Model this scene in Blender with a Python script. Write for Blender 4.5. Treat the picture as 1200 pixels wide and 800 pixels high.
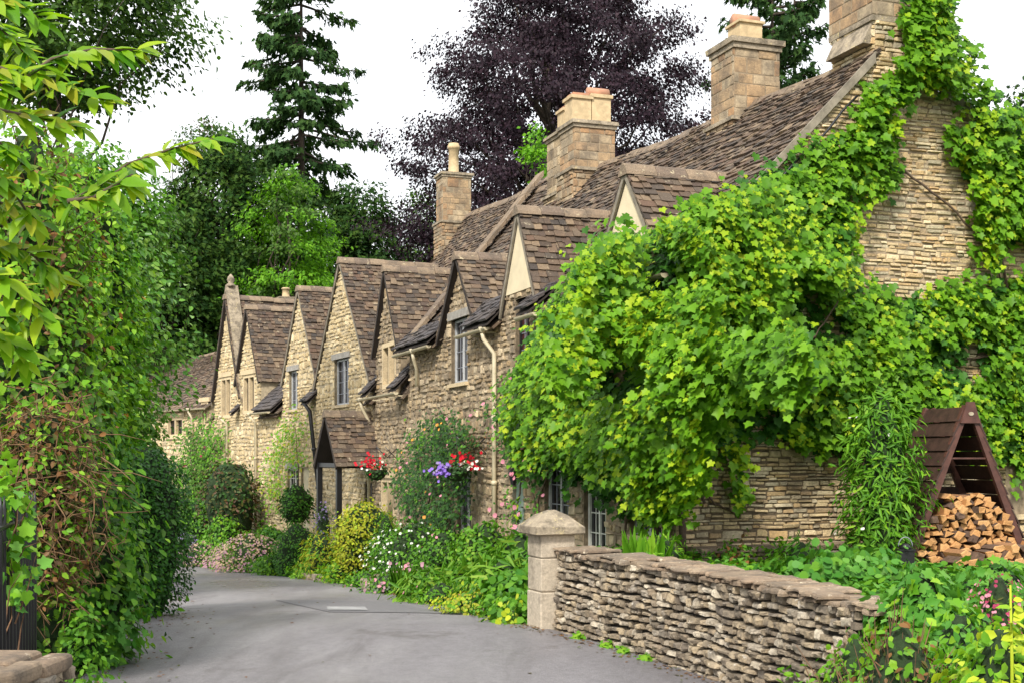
import bpy, bmesh, math, random
import numpy as np
from math import radians as RAD, sin, cos, pi
from mathutils import Vector
rnd = random.Random(7)
RS = np.random.RandomState(11)
SC = bpy.context.scene
for _o in list(bpy.data.objects): bpy.data.objects.remove(_o)
COL = SC.collection

# ---------------------------------------------------------------- camera, sky, sun, exposure
EYE = 1.74
cam_d = bpy.data.cameras.new('camera'); cam = bpy.data.objects.new('camera', cam_d); COL.objects.link(cam)
cam.location = (0, 0, EYE); cam.rotation_euler = (RAD(90), 0, 0)
cam_d.sensor_width = 36; cam_d.lens = 45; cam_d.shift_y = 0.1125
cam_d.clip_start = 0.1; cam_d.clip_end = 2000
SC.camera = cam

SUN_EL, SUN_AZ = 43, 199          # degrees; azimuth clockwise from +y: the sun stands behind the camera, to its left
w = bpy.data.worlds.new('World'); SC.world = w; w.use_nodes = True
nt = w.node_tree; nt.nodes.clear()
out = nt.nodes.new('ShaderNodeOutputWorld'); bg = nt.nodes.new('ShaderNodeBackground')
sky = nt.nodes.new('ShaderNodeTexSky'); sky.sky_type = 'NISHITA'; sky.sun_disc = False
sky.sun_elevation = RAD(SUN_EL); sky.sun_rotation = RAD(SUN_AZ); sky.dust_density = 5; sky.air_density = 1.2
tc = nt.nodes.new('ShaderNodeTexCoord'); nz = nt.nodes.new('ShaderNodeTexNoise'); nz.inputs['Scale'].default_value = 2.2
nz.inputs['Detail'].default_value = 5
cr = nt.nodes.new('ShaderNodeValToRGB')           # the overcast layer: faintly uneven white cloud
cr.color_ramp.elements[0].position = .3; cr.color_ramp.elements[0].color = (8.6, 8.8, 9.1, 1)
cr.color_ramp.elements[1].position = .7; cr.color_ramp.elements[1].color = (10.4, 10.4, 10.4, 1)
mx = nt.nodes.new('ShaderNodeMix'); mx.data_type = 'RGBA'; mx.inputs[0].default_value = 0.85
nt.links.new(tc.outputs['Generated'], nz.inputs['Vector']); nt.links.new(nz.outputs['Fac'], cr.inputs['Fac'])
nt.links.new(sky.outputs[0], mx.inputs[6]); nt.links.new(cr.outputs[0], mx.inputs[7])
nt.links.new(mx.outputs[2], bg.inputs['Color']); bg.inputs['Strength'].default_value = 0.09
nt.links.new(bg.outputs[0], out.inputs['Surface'])
sl = bpy.data.lights.new('sun', 'SUN'); so = bpy.data.objects.new('sun', sl); COL.objects.link(so)
sl.energy = 2.7; sl.angle = RAD(9); sl.color = (1, .95, .86)
az, el = RAD(SUN_AZ), RAD(SUN_EL)
sd = Vector((sin(az)*cos(el), cos(az)*cos(el), sin(el)))
so.rotation_euler = sd.to_track_quat('Z', 'Y').to_euler()
SC.view_settings.view_transform = 'Standard'; SC.view_settings.look = 'None'
SC.view_settings.exposure = 0.92; SC.view_settings.gamma = 1; SC.view_settings.use_curve_mapping = False
SC.render.engine = 'CYCLES'
SC.cycles.max_bounces = 6; SC.cycles.transparent_max_bounces = 4

# ---------------------------------------------------------------- helpers
ORG = {}
def empty(name, loc=(0, 0, 0)):
    o = bpy.data.objects.new(name, None); o.location = loc; COL.objects.link(o); o.empty_display_size = .2
    ORG[o.name] = Vector(loc); return o
def tag(o, label=None, cat=None, group=None, kind=None):
    if label: o['label'] = label
    if cat: o['category'] = cat
    if group: o['group'] = group
    if kind: o['kind'] = kind
    return o
def thing(name, loc, label, cat, group=None): return tag(empty(name, loc), label, cat, group)
def org(o): return ORG[o.name] if o is not None else Vector((0, 0, 0))
def link_mesh(name, me, mats, parent, loc=None):
    """verts are in world space; they are re-based on the parent's origin, or on loc for a top-level mesh"""
    o = bpy.data.objects.new(name, me); COL.objects.link(o)
    base = org(parent) if parent is not None else Vector(loc or (0, 0, 0))
    if base.length > 0:
        n = len(me.vertices); co = np.empty(n*3, 'f'); me.vertices.foreach_get('co', co)
        co = co.reshape(-1, 3) - np.array(base[:], 'f'); me.vertices.foreach_set('co', co.ravel())
    if parent is not None: o.parent = parent
    else: o.location = base
    for m in (mats if isinstance(mats, (list, tuple)) else [mats]): me.materials.append(m)
    ORG[o.name] = base; me.update(); return o
class MB:
    def __init__(s): s.v = []; s.f = []; s.m = []; s.sm = []; s.mi = 0; s.smooth = False
    def add(s, vs, fs):
        b = len(s.v); s.v += [tuple(p) for p in vs]
        for f in fs: s.f.append([b+i for i in f]); s.m.append(s.mi); s.sm.append(s.smooth)
    def box(s, c, sz, ax=None, jit=0):
        c = Vector(c); ax = ax or (Vector((1,0,0)), Vector((0,1,0)), Vector((0,0,1)))
        vs = []
        for k in range(8):
            p = c.copy()
            for i in range(3): p += ax[i]*(sz[i]/2*(1 if k >> i & 1 else -1)*(1+rnd.uniform(-jit, jit)))
            vs.append(p)
        s.add(vs, [(0,2,3,1),(4,5,7,6),(0,1,5,4),(2,6,7,3),(0,4,6,2),(1,3,7,5)])
    def prism(s, pts, off):
        off = Vector(off); n = len(pts); vs = [Vector(p) for p in pts]; vs += [p+off for p in vs]
        s.add(vs, [tuple(range(n))[::-1], tuple(range(n, 2*n))]+[(i, (i+1) % n, n+(i+1) % n, n+i) for i in range(n)])
    def tube(s, path, rad, n=8, cap=True):
        path = [Vector(p) for p in path]; K = len(path)
        rad = rad if isinstance(rad, (list, tuple)) else [rad]*K
        vs = []; up = Vector((0, 0, 1)); prev = None
        for i, p in enumerate(path):
            d = (path[min(i+1, K-1)]-path[max(i-1, 0)]).normalized()
            if prev is None:
                a = d.cross(up) if abs(d.z) < .9 else d.cross(Vector((1, 0, 0)))
            else: a = prev-d*prev.dot(d)
            a.normalize(); prev = a; b = d.cross(a)
            for j in range(n):
                t = 2*pi*j/n; vs.append(p+(a*cos(t)+b*sin(t))*rad[i])
        fs = [(i*n+j, i*n+(j+1) % n, (i+1)*n+(j+1) % n, (i+1)*n+j) for i in range(K-1) for j in range(n)]
        sm = s.smooth; s.smooth = True
        if cap: fs += [tuple(range(n))[::-1], tuple(range((K-1)*n, K*n))]
        s.add(vs, fs); s.smooth = sm
    def lathe(s, c, prof, n=12, ax=None):
        c = Vector(c); vs = []; K = len(prof)
        for r, z in prof:
            for j in range(n):
                t = 2*pi*(j+.5)/n; vs.append(c+Vector((r*cos(t), r*sin(t), z)))
        sm = s.smooth; s.smooth = n > 6
        s.add(vs, [(i*n+j, i*n+(j+1) % n, (i+1)*n+(j+1) % n, (i+1)*n+j) for i in range(K-1) for j in range(n)]+[tuple(range(n))[::-1], tuple(range((K-1)*n, K*n))]); s.smooth = sm
    def build(s, name, mats, parent=None, loc=None):
        me = bpy.data.meshes.new(name); me.from_pydata([tuple(p) for p in s.v], [], s.f)
        me.polygons.foreach_set('material_index', s.m); me.polygons.foreach_set('use_smooth', s.sm)
        return link_mesh(name, me, mats, parent, loc)

# ---- leaf batches: one small folded leaf shape repeated at many places of a mesh
SHAPES = {
 'ovate': ([(0,0,0),(.3,.3,.08),(.24,.68,.07),(0,1,-.04),(-.24,.68,.07),(-.3,.3,.08)], [(0,1,2,3),(0,3,4,5)]),
 'round': ([(0,0,0),(.42,.2,.08),(.48,.6,.06),(.2,.95,0),(-.2,.95,0),(-.48,.6,.06),(-.42,.2,.08)], [(0,1,2,3,4,5,6)]),
 'vine': ([(0,0,0),(.2,-.16,.02),(.5,.02,.07),(.4,.24,.05),(.6,.5,.08),(.27,.6,.03),(0,1,-.1),(-.27,.6,.03),(-.6,.5,.08),(-.4,.24,.05),(-.5,.02,.07),(-.2,-.16,.02)],
          [(0,1,2,3,4,5,6),(0,6,7,8,9,10,11)]),
 'cherry': ([(0,0,0),(.15,.18,.03),(.22,.45,0),(.15,.75,-.1),(0,1.05,-.26),(-.15,.75,-.1),(-.22,.45,0),(-.15,.18,.03),(0,.2,-.02),(0,.45,-.06),(0,.75,-.15)],
          [(0,1,8),(8,1,2,9),(9,2,3,10),(10,3,4),(0,8,7),(8,9,6,7),(9,10,5,6),(10,4,5)]),
 'diamond': ([(0,0,0),(.35,.45,.05),(0,1,0),(-.35,.45,.05)], [(0,1,2,3)]),
 'lance': ([(0,0,0),(.11,.3,.03),(.08,.65,0),(0,1,-.1),(-.08,.65,0),(-.11,.3,.03)], [(0,1,2,3),(0,3,4,5)]),
 'blade': ([(-.02,0,0),(.02,0,0),(.025,.5,-.02),(0,1,-.22),(-.025,.5,-.02)], [(0,1,2,3,4)]),
 'spray': ([(0,0,0),(.12,.25,.02),(.3,.2,-.05),(.14,.5,0),(.25,.6,-.08),(.08,.75,0),(0,1,-.1),(-.08,.75,0),(-.25,.6,-.08),(-.14,.5,0),(-.3,.2,-.05),(-.12,.25,.02)],
          [(0,1,2,3,4,5,6),(0,6,7,8,9,10,11)]),
 'flower': ([(.3,-.5,.1),(.5,-.1,.1),(.5,.4,.1),(0,.55,.1),(-.5,.4,.1),(-.5,-.1,.1),(-.3,-.5,.1),(0,0,-.08)], [(0,1,7),(1,2,7),(2,3,7),(3,4,7),(4,5,7),(5,6,7),(6,0,7)]),
}
def nrmz(a): return a/np.maximum(np.linalg.norm(a, axis=1, keepdims=True), 1e-6)
class LB:
    def __init__(s): s.V = []; s.L = []; s.C = []; s.M = []; s.n = 0
    def add(s, shape, pos, nrm, tip, size, mi=0):
        pos = np.asarray(pos, float); N = len(pos)
        if N == 0: return
        sh, fs = SHAPES[shape]; sh = np.array(sh); K = len(sh)
        n = nrmz(np.asarray(nrm, float)); t = np.asarray(tip, float); t = nrmz(t-n*np.sum(t*n, 1, keepdims=True)); x = np.cross(t, n)
        sz = np.broadcast_to(np.asarray(size, float), (N,))[:, None, None]
        V = pos[:, None]+sz*(sh[None, :, 0:1]*x[:, None]+sh[None, :, 1:2]*t[:, None]+sh[None, :, 2:3]*n[:, None])
        s.V.append(V.reshape(-1, 3))
        loops = np.concatenate([np.array(f) for f in fs]); cnt = np.array([len(f) for f in fs])
        s.L.append((loops[None]+(np.arange(N)*K)[:, None]+s.n).ravel()); s.C.append(np.tile(cnt, N))
        m = np.broadcast_to(np.asarray(mi), (N,)); s.M.append(np.repeat(m, len(fs))); s.n += N*K
    def add_mb(s, mb, mi=0):
        if not mb.v: return
        s.V.append(np.array([tuple(p) for p in mb.v], float))
        s.L.append(np.concatenate([np.array(f) for f in mb.f])+s.n); s.C.append(np.array([len(f) for f in mb.f]))
        s.M.append(np.full(len(mb.f), mi)); s.n += len(mb.v)
    def build(s, name, mats, parent=None, loc=None):
        V = np.concatenate(s.V); L = np.concatenate(s.L).astype('i'); C = np.concatenate(s.C).astype('i'); M = np.concatenate(s.M).astype('i')
        me = bpy.data.meshes.new(name); me.vertices.add(len(V)); me.vertices.foreach_set('co', V.astype('f').ravel())
        me.loops.add(len(L)); me.loops.foreach_set('vertex_index', L)
        me.polygons.add(len(C)); st = np.concatenate([[0], np.cumsum(C)[:-1]]).astype('i')
        me.polygons.foreach_set('loop_start', st); me.polygons.foreach_set('loop_total', C)
        me.polygons.foreach_set('material_index', M); me.update(calc_edges=True); me.validate()
        return link_mesh(name, me, mats, parent, loc)
def gau(n, s): return RS.randn(n, 3)*np.asarray(s)
def unit(n): return nrmz(RS.randn(n, 3))

# ---- pixel to place: the ray of a photo pixel met with a plane or a depth
def at(x, y, Y): return Vector(((x-600)*Y/1500, Y, EYE+(535-y)*Y/1500))
class Fr:
    """frame of a facade: u runs along it away from the camera, v goes into the house, o is outward"""
    def __init__(s, o, th):
        t = RAD(th); s.o = Vector((o[0], o[1], 0)); s.u = Vector((-sin(t), cos(t), 0)); s.v = Vector((cos(t), sin(t), 0))
    def p(s, u, v, z): return s.o+s.u*u+s.v*v+Vector((0, 0, z))
    def hit(s, x, y, v=0):                 # pixel -> (u, z) on the plane at depth v
        d = Vector(((x-600)/1500, 1, 0)); q = (s.o+s.v*v).dot(s.v)/d.dot(s.v)
        return (d*q-s.o).dot(s.u), EYE+(535-y)*q/1500
class GFr(Fr):
    """gable-end frame: its 'u' is the facade frame's v, outward is towards the camera"""
    def __init__(s, fr, u0=0): s.o = fr.o+fr.u*u0; s.u = fr.v.copy(); s.v = fr.u.copy()

# ---------------------------------------------------------------- materials
MATS = {}
def nodes(name):
    m = bpy.data.materials.new(name); m.use_nodes = True; t = m.node_tree; b = t.nodes['Principled BSDF']; return m, t, b
def ramp(t, fac, cols, interp='LINEAR'):
    r = t.nodes.new('ShaderNodeValToRGB'); r.color_ramp.interpolation = interp
    while len(r.color_ramp.elements) < len(cols): r.color_ramp.elements.new(.5)
    for i, c in enumerate(cols):
        r.color_ramp.elements[i].position = i/(len(cols)-1) if len(c) == 3 else c[3]
        r.color_ramp.elements[i].color = (c[0], c[1], c[2], 1)
    t.links.new(fac, r.inputs[0]); return r.outputs[0]
def noise(t, scale, detail=4, rough=.6, vec=None, dist=0):
    n = t.nodes.new('ShaderNodeTexNoise'); n.inputs['Scale'].default_value = scale; n.inputs['Detail'].default_value = detail
    n.inputs['Roughness'].default_value = rough; n.inputs['Distortion'].default_value = dist
    if vec is None:
        g = t.nodes.new('ShaderNodeNewGeometry'); vec = g.outputs['Position']
    t.links.new(vec, n.inputs['Vector']); return n.outputs['Fac']
def mixc(t, fac, a, b, mode='MIX'):
    m = t.nodes.new('ShaderNodeMix'); m.data_type = 'RGBA'; m.blend_type = mode
    for i, x in ((0, fac), (6, a), (7, b)):
        if hasattr(x, 'is_linked'): t.links.new(x, m.inputs[i])
        elif i == 0: m.inputs[0].default_value = x
        else: m.inputs[i].default_value = (x[0], x[1], x[2], 1)
    return m.outputs[2]
def bump(t, b, h, strength=.5, dist=.02):
    n = t.nodes.new('ShaderNodeBump'); n.inputs['Strength'].default_value = strength; n.inputs['Distance'].default_value = dist
    t.links.new(h, n.inputs['Height']); t.links.new(n.outputs[0], b.inputs['Normal'])
def island(t):
    g = t.nodes.new('ShaderNodeNewGeometry'); return g.outputs['Random Per Island']
def stone(name, cols, grime=(.06,.05,.04), gpos=(.5,.72), gscale=1.6, bs=.6, lich=None, fine=38, rough=.9):
    m, t, b = nodes(name)
    c = ramp(t, island(t), cols)
    f = noise(t, fine, 6, .7); c = mixc(t, .55, c, ramp(t, f, [(.25,.22,.2,.25),(.62,.6,.56,.5),(1.1,1.05,.95,.75)]), 'MULTIPLY')
    g = ramp(t, noise(t, gscale, 7, .72), [(0,0,0,gpos[0]), (1,1,1,gpos[1])]); c = mixc(t, g, c, mixc(t, .75, c, grime))
    if lich: c = mixc(t, ramp(t, noise(t, 9, 5, .75), [(0,0,0,.6),(1,1,1,.68)]), c, lich)
    c = mixc(t, 1, c, (1.55,1.5,1.45), 'MULTIPLY')
    t.links.new(c, b.inputs['Base Color']); b.inputs['Roughness'].default_value = rough
    bump(t, b, noise(t, fine*.8, 8, .75), bs, .025); return m
def plain(name, col, rough=.6, metal=0, var=.25, scale=6, bs=.15):
    m, t, b = nodes(name); n = noise(t, scale, 6, .65)
    c = ramp(t, n, [tuple(x*(1-var) for x in col)+(.3,), tuple(min(1, x*(1+var)) for x in col)+(.7,)])
    t.links.new(c, b.inputs['Base Color']); b.inputs['Roughness'].default_value = rough; b.inputs['Metallic'].default_value = metal
    if bs: bump(t, b, noise(t, scale*6, 5), bs, .006)
    return m
def leaf(name, cols, trans=.3, rough=.5, spec=.22):
    m, t, b = nodes(name); b.inputs['Specular IOR Level'].default_value = spec; c = ramp(t, island(t), cols)
    n = noise(t, 1.3, 3, .5); c = mixc(t, .5, c, ramp(t, n, [(.62,.7,.6,.35),(1.2,1.1,1,.65)]), 'MULTIPLY')
    t.links.new(c, b.inputs['Base Color']); b.inputs['Roughness'].default_value = rough
    tr = t.nodes.new('ShaderNodeBsdfTranslucent'); t.links.new(mixc(t, 1, c, (1.3,1.35,.7), 'MULTIPLY'), tr.inputs[0])
    ms = t.nodes.new('ShaderNodeMixShader'); ms.inputs[0].default_value = trans
    o = t.nodes['Material Output']; t.links.new(b.outputs[0], ms.inputs[1]); t.links.new(tr.outputs[0], ms.inputs[2]); t.links.new(ms.outputs[0], o.inputs[0])
    return m
M = {}
M['facade'] = stone('facade_rubble', [(.17,.13,.085),(.31,.24,.15),(.42,.34,.22),(.24,.195,.14),(.54,.46,.33),(.36,.26,.14)], gpos=(.42,.66), gscale=2.2, bs=.9)
M['facade_far'] = stone('pale_rubble', [(.34,.275,.16),(.53,.445,.28),(.43,.345,.2),(.66,.58,.4)], gpos=(.5,.75), gscale=2.5, bs=.9)
M['gable'] = stone('gable_rubble', [(.37,.295,.165),(.52,.425,.26),(.44,.35,.21),(.34,.31,.23),(.62,.54,.37),(.48,.34,.17),(.3,.24,.16)], gpos=(.5,.74), gscale=2.4, fine=30, bs=.9)
M['ashlar'] = stone('chimney_ashlar', [(.3,.22,.135),(.39,.28,.165),(.36,.215,.11),(.42,.35,.24),(.33,.27,.19)], gpos=(.36,.6), gscale=2.6, bs=.5)
M['drystone'] = stone('dry_stone', [(.15,.125,.095),(.28,.24,.185),(.36,.3,.21),(.22,.18,.135),(.5,.46,.38),(.19,.165,.14)], grime=(.05,.042,.034), gpos=(.45,.62), gscale=5, bs=1, lich=(.36,.34,.3), fine=26)
M['coping'] = stone('coping_slabs', [(.2,.155,.11),(.32,.25,.18),(.27,.2,.14),(.17,.145,.115)], gpos=(.4,.62), gscale=4, bs=1, lich=(.4,.36,.28), fine=24)
M['mortar'] = plain('lime_mortar', (.27,.21,.14), .95, var=.4, scale=9, bs=.8)
M['mortar_pale'] = plain('pale_mortar', (.4,.33,.22), .95, var=.3, scale=9, bs=.8)
M['gapdark'] = plain('wall_core', (.035,.03,.024), 1, var=.4)
M['dressed'] = stone('dressed_stone', [(.42,.34,.22),(.5,.42,.28)], gpos=(.5,.8), bs=.3)
M['capstone'] = stone('weathered_capstone', [(.26,.225,.17),(.3,.26,.2)], grime=(.07,.06,.045), gpos=(.45,.6), gscale=5, bs=.8, lich=(.4,.34,.17))
M['greystone'] = plain('grey_lintel_stone', (.3,.28,.25), .85, var=.3, scale=8, bs=.4)
M['pillar'] = stone('pillar_stone', [(.4,.36,.3),(.36,.32,.26)], gpos=(.5,.7), gscale=3, bs=.5)
M['tile'] = stone('stone_roof_tiles', [(.032,.024,.019),(.08,.057,.041),(.12,.083,.056),(.056,.045,.037),(.18,.135,.09),(.04,.036,.034),(.1,.062,.042)], grime=(.03,.024,.022), gpos=(.5,.72), gscale=2.2, bs=.8, lich=(.24,.21,.15), fine=30, rough=.85)
M['tile_dark'] = stone('slate_tiles', [(.035,.032,.036),(.06,.052,.052),(.045,.042,.048)], bs=.7, fine=30, rough=.7)
M['under'] = plain('roof_underlay', (.03,.022,.018), 1)
M['ridge'] = stone('ridge_stone', [(.16,.12,.085),(.22,.17,.12),(.13,.1,.08)], gpos=(.45,.65), gscale=4, bs=.9, lich=(.34,.3,.2))
M['verge'] = plain('verge_mortar', (.22,.19,.145), .9, var=.45, scale=5, bs=.6)
M['cream'] = plain('cream_render', (.66,.56,.38), .85, var=.12, scale=3, bs=.2)
M['creampaint'] = plain('cream_paint', (.52,.45,.31), .5, var=.2, scale=5)
M['black'] = plain('black_iron', (.012,.012,.014), .35, var=.3)
M['lead'] = plain('lead_grey', (.2,.21,.24), .5, var=.2)
M['frame'] = plain('grey_window_frame', (.42,.43,.44), .5, var=.2)
M['whiteframe'] = plain('pale_window_frame', (.6,.6,.56), .5, var=.15)
M['pot'] = plain('buff_chimney_pot', (.5,.38,.22), .8, var=.25, scale=8, bs=.3)
M['terra'] = plain('terracotta_rim', (.4,.2,.12), .8)
M['green'] = plain('sage_door_paint', (.22,.3,.25), .5, var=.2)
M['door'] = plain('dark_wood_door', (.035,.022,.015), .6, var=.4)
M['logwood'] = plain('stained_planks', (.048,.024,.018), .6, var=.45, scale=9, bs=.4)
M['logwoodfront'] = plain('stained_frame', (.085,.034,.025), .55, var=.35, scale=8, bs=.3)
M['bark'] = plain('bark', (.06,.045,.032), .95, var=.5, scale=9, bs=.8)
M['stem'] = plain('vine_stem', (.09,.06,.04), .9, var=.4, scale=20)
M['twig'] = plain('dry_twig', (.16,.085,.045), .9, var=.5, scale=20)
M['soil'] = plain('soil', (.05,.035,.022), 1, var=.5, scale=12, bs=1)
M['core'] = plain('shaded_leaf_green', (.014,.032,.007), 1, var=.7, scale=26, bs=1)  # near-black green, shade among the inner leaves put into the colour
M['brass'] = plain('brass', (.5,.42,.3), .3, .6)
def glassmat():
    m, t, b = nodes('window_glass'); b.inputs['Base Color'].default_value = (.012,.012,.016,1); b.inputs['Roughness'].default_value = .06
    b.inputs['Specular IOR Level'].default_value = .22; bump(t, b, noise(t, 5, 2), .3, .012); return m
M['glass'] = glassmat()
M['curtain'] = plain('dark_red_curtain', (.06,.014,.014), .4)
# leaves
L = {}
L['vine'] = leaf('vine_leaf', [(.06,.17,.008),(.095,.24,.01),(.13,.3,.012),(.17,.35,.016)], .32)
L['vine_shaded'] = leaf('vine_leaf_shaded', [(.025,.1,.012),(.045,.15,.014),(.06,.18,.015)], .25)  # deep-set leaves, colour darkened to stand for shade in the vine's gaps
L['vine_young'] = leaf('vine_leaf_young', [(.24,.42,.012),(.32,.48,.016),(.4,.5,.025),(.21,.4,.012)], .4)
L['hedge'] = leaf('hedge_leaf', [(.028,.11,.012),(.05,.18,.018),(.09,.25,.022)], .22)
L['honey'] = leaf('honeysuckle_leaf', [(.09,.25,.015),(.15,.36,.02),(.26,.45,.03)], .34)
L['laurel'] = leaf('laurel_leaf', [(.045,.15,.015),(.08,.23,.02),(.13,.3,.035),(.2,.34,.06)], .25, .35, .4)
L['cherry'] = leaf('cherry_leaf', [(.07,.22,.012),(.15,.34,.013),(.24,.43,.016),(.36,.5,.022),(.1,.28,.013),(.3,.46,.02),(.4,.36,.035)], .45, .4)
L['yew'] = leaf('yew_leaf', [(.008,.026,.005),(.018,.055,.009),(.035,.085,.012),(.06,.11,.018)], .15, .7, .1)
L['conifer'] = leaf('conifer_leaf', [(.018,.05,.014),(.035,.085,.024),(.06,.12,.03)], .2, .7, .1)
L['limetree'] = leaf('bright_leaf', [(.07,.22,.01),(.13,.34,.015),(.19,.42,.02)], .35)
L['midtree'] = leaf('mid_leaf', [(.035,.09,.013),(.06,.14,.018),(.1,.19,.026)], .28)
L['beech'] = leaf('copper_beech_leaf', [(.011,.006,.012),(.02,.01,.018),(.034,.016,.027),(.018,.01,.02)], .15, .6, .2)
L['bronze'] = leaf('bronze_leaf', [(.07,.03,.02),(.09,.07,.02),(.05,.1,.02),(.12,.05,.03)], .2)
L['rose'] = leaf('rose_leaf', [(.014,.05,.009),(.026,.085,.013),(.045,.125,.02)], .18)
L['gold'] = leaf('golden_leaf', [(.3,.3,.02),(.42,.4,.03),(.2,.26,.02)], .3)
L['lime'] = leaf('lime_flower', [(.35,.45,.02),(.48,.55,.04),(.2,.38,.02)], .3)
L['mid'] = leaf('garden_leaf', [(.05,.16,.012),(.09,.25,.017),(.14,.32,.025)], .3)
L['blade'] = leaf('blade_leaf', [(.09,.22,.02),(.16,.32,.03),(.25,.38,.05)], .3)
L['grey'] = leaf('grey_leaf', [(.15,.2,.13),(.1,.16,.09)], .2)
L['ivy'] = leaf('ivy_leaf', [(.05,.19,.02),(.09,.27,.04),(.14,.33,.05)], .3)
L['brown'] = leaf('withered_leaf', [(.16,.07,.025),(.25,.12,.04),(.1,.06,.03),(.09,.14,.02)], .2)
def fl(n, c): L[n] = leaf('flower_'+n, [tuple(x*.75 for x in c), c], .25, .6)
fl('red', (.6,.01,.03)); fl('purple', (.3,.18,.75)); fl('white', (.85,.85,.82)); fl('pink', (.75,.3,.42)); fl('orange', (.85,.4,.08)); fl('mauve', (.42,.24,.32)); fl('lav', (.3,.24,.5)); fl('crimson', (.4,.04,.12))

# ---------------------------------------------------------------- masonry and roof generators
def clip(poly, conv):
    """clip polygon (list of (a,b)) by a convex counter-clockwise polygon"""
    out = list(poly)
    for i in range(len(conv)):
        (x0, y0), (x1, y1) = conv[i], conv[(i+1) % len(conv)]
        inp, out = out, []
        if not inp: break
        sd_ = lambda p: (x1-x0)*(p[1]-y0)-(y1-y0)*(p[0]-x0)
        for j in range(len(inp)):
            a, b = inp[j-1], inp[j]; da, db = sd_(a), sd_(b)
            if (da >= 0) != (db >= 0):
                t = da/(da-db); out.append((a[0]+(b[0]-a[0])*t, a[1]+(b[1]-a[1])*t))
            if db >= 0: out.append(b)
    return out if len(out) > 2 else []
def area(p): return .5*sum(p[i-1][0]*p[i][1]-p[i][0]*p[i-1][1] for i in range(len(p)))
def masonry(mb, to3d, conv, holes=(), h=(.07,.13), w=(.14,.4), relief=(.008,.03), gap=.008, jit=.3, back=0, mat_stone=0, mat_back=1, backplane=True, rounded=False, hj=0, wob=.0, wmin=.05, holepad=0):
    """coursed stones over the convex outline conv in (a,z), skipping rectangular holes (a0,a1,z0,z1)"""
    if area(conv) < 0: conv = conv[::-1]
    A0, A1 = min(p[0] for p in conv), max(p[0] for p in conv); Z0, Z1 = min(p[1] for p in conv), max(p[1] for p in conv)
    br = sorted({Z0, Z1} | {z for q in holes for z in (q[2], q[3]) if Z0 < z < Z1}); rows = []
    for z0, z1 in zip(br, br[1:]):
        z = z0
        while z1-z > h[1]*1.35:
            s = rnd.uniform(*h)*(1.55 if rnd.random() < .15 else 1); rows.append((z, z+s)); z += s
        if z1-z > h[1]: rows += [(z, (z+z1)/2), ((z+z1)/2, z1)]
        elif z1-z > .005: rows.append((z, z1))
    ph = [rnd.uniform(0, 6) for _ in range(3)]
    def wav(a, z): return wob*(sin(a*2.1+ph[0]+z*.7)+.6*sin(a*5.3+ph[1]+z*1.9)+.4*sin(a*11+ph[2]+z*5)) if wob else 0
    for z0, z1 in rows:
        hs = sorted((q[0], q[1]) for q in holes if q[2] < (z0+z1)/2 < q[3]); segs = []; a = A0-rnd.uniform(0, w[0])
        lo = A0-.2
        for q in hs+[(A1+.2, None)]:
            segs.append((lo, q[0])); lo = q[1]
        for s0, s1 in segs:
            if s1-s0 < .03: continue
            a = s0
            while a < s1-.001:
                ww = rnd.uniform(*w)*(0.6+.4*rnd.random()); e = a+ww
                if s1-e < wmin*1.5: e = s1
                e = min(e, s1)
                zz0, zz1 = z0+gap/2+rnd.uniform(-.6,1)*hj*(z1-z0)*(z0 > Z0+.01), z1-gap/2-rnd.uniform(-.6,1)*hj*(z1-z0)*(z1 < Z1-.01); aa0, aa1 = a+gap/2, e-gap/2; H = zz1-zz0; W = aa1-aa0
                c = min(H, W)*jit
                r = lambda k=1: rnd.random()*c*k
                pl = [(aa0+r(.9),zz0+r(.25)),((aa0+aa1)/2,zz0+r(.2)),(aa1-r(.9),zz0+r(.25)),(aa1-r(.25),zz0+r(.8)),(aa1-r(.25),zz1-r(.8)),(aa1-r(.9),zz1-r(.25)),((aa0+aa1)/2+r(.5),zz1-r(.25)),(aa0+r(.9),zz1-r(.25)),(aa0+r(.25),zz1-r(.8)),(aa0+r(.25),zz0+r(.8))]
                a = e
                if W < .015: continue
                pl = clip(pl, conv)
                if not pl or area(pl) < .0006: continue
                n = len(pl); ca = sum(p[0] for p in pl)/n; cz = sum(p[1] for p in pl)/n; d = rnd.uniform(*relief)
                rings = [(0, -.01), (.06, d*.75), (.26, d)] if not rounded else [(0, -.03), (.02, d*.45), (.14, d*.85), (.42, d*1.05)]
                vs = []; ta, tz = rnd.uniform(-1, 1)*d*.35, rnd.uniform(-1, 1)*d*.35
                for k, (ins, dd) in enumerate(rings):
                    for p in pl:
                        q0, q1 = p[0]+(ca-p[0])*ins, p[1]+(cz-p[1])*ins
                        ex = (ta*(q0-ca)/max(W, .05)*2+tz*(q1-cz)/max(H, .03)*1.5) if k else 0
                        if rounded and k: ex += rnd.uniform(-1, 1)*d*.12
                        vs.append(to3d(q0, q1+wav(q0, q1), back+dd+ex))
                fs = [(k*n+i, k*n+(i+1) % n, (k+1)*n+(i+1) % n, (k+1)*n+i) for k in range(len(rings)-1) for i in range(n)]
                vs.append(to3d(ca, cz+wav(ca, cz), back+d*1.04)); C = len(vs)-1; K = (len(rings)-1)*n
                fs += [(K+i, K+(i+1) % n, C) for i in range(n)]
                mb.mi = mat_stone; mb.add(vs, fs)
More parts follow.
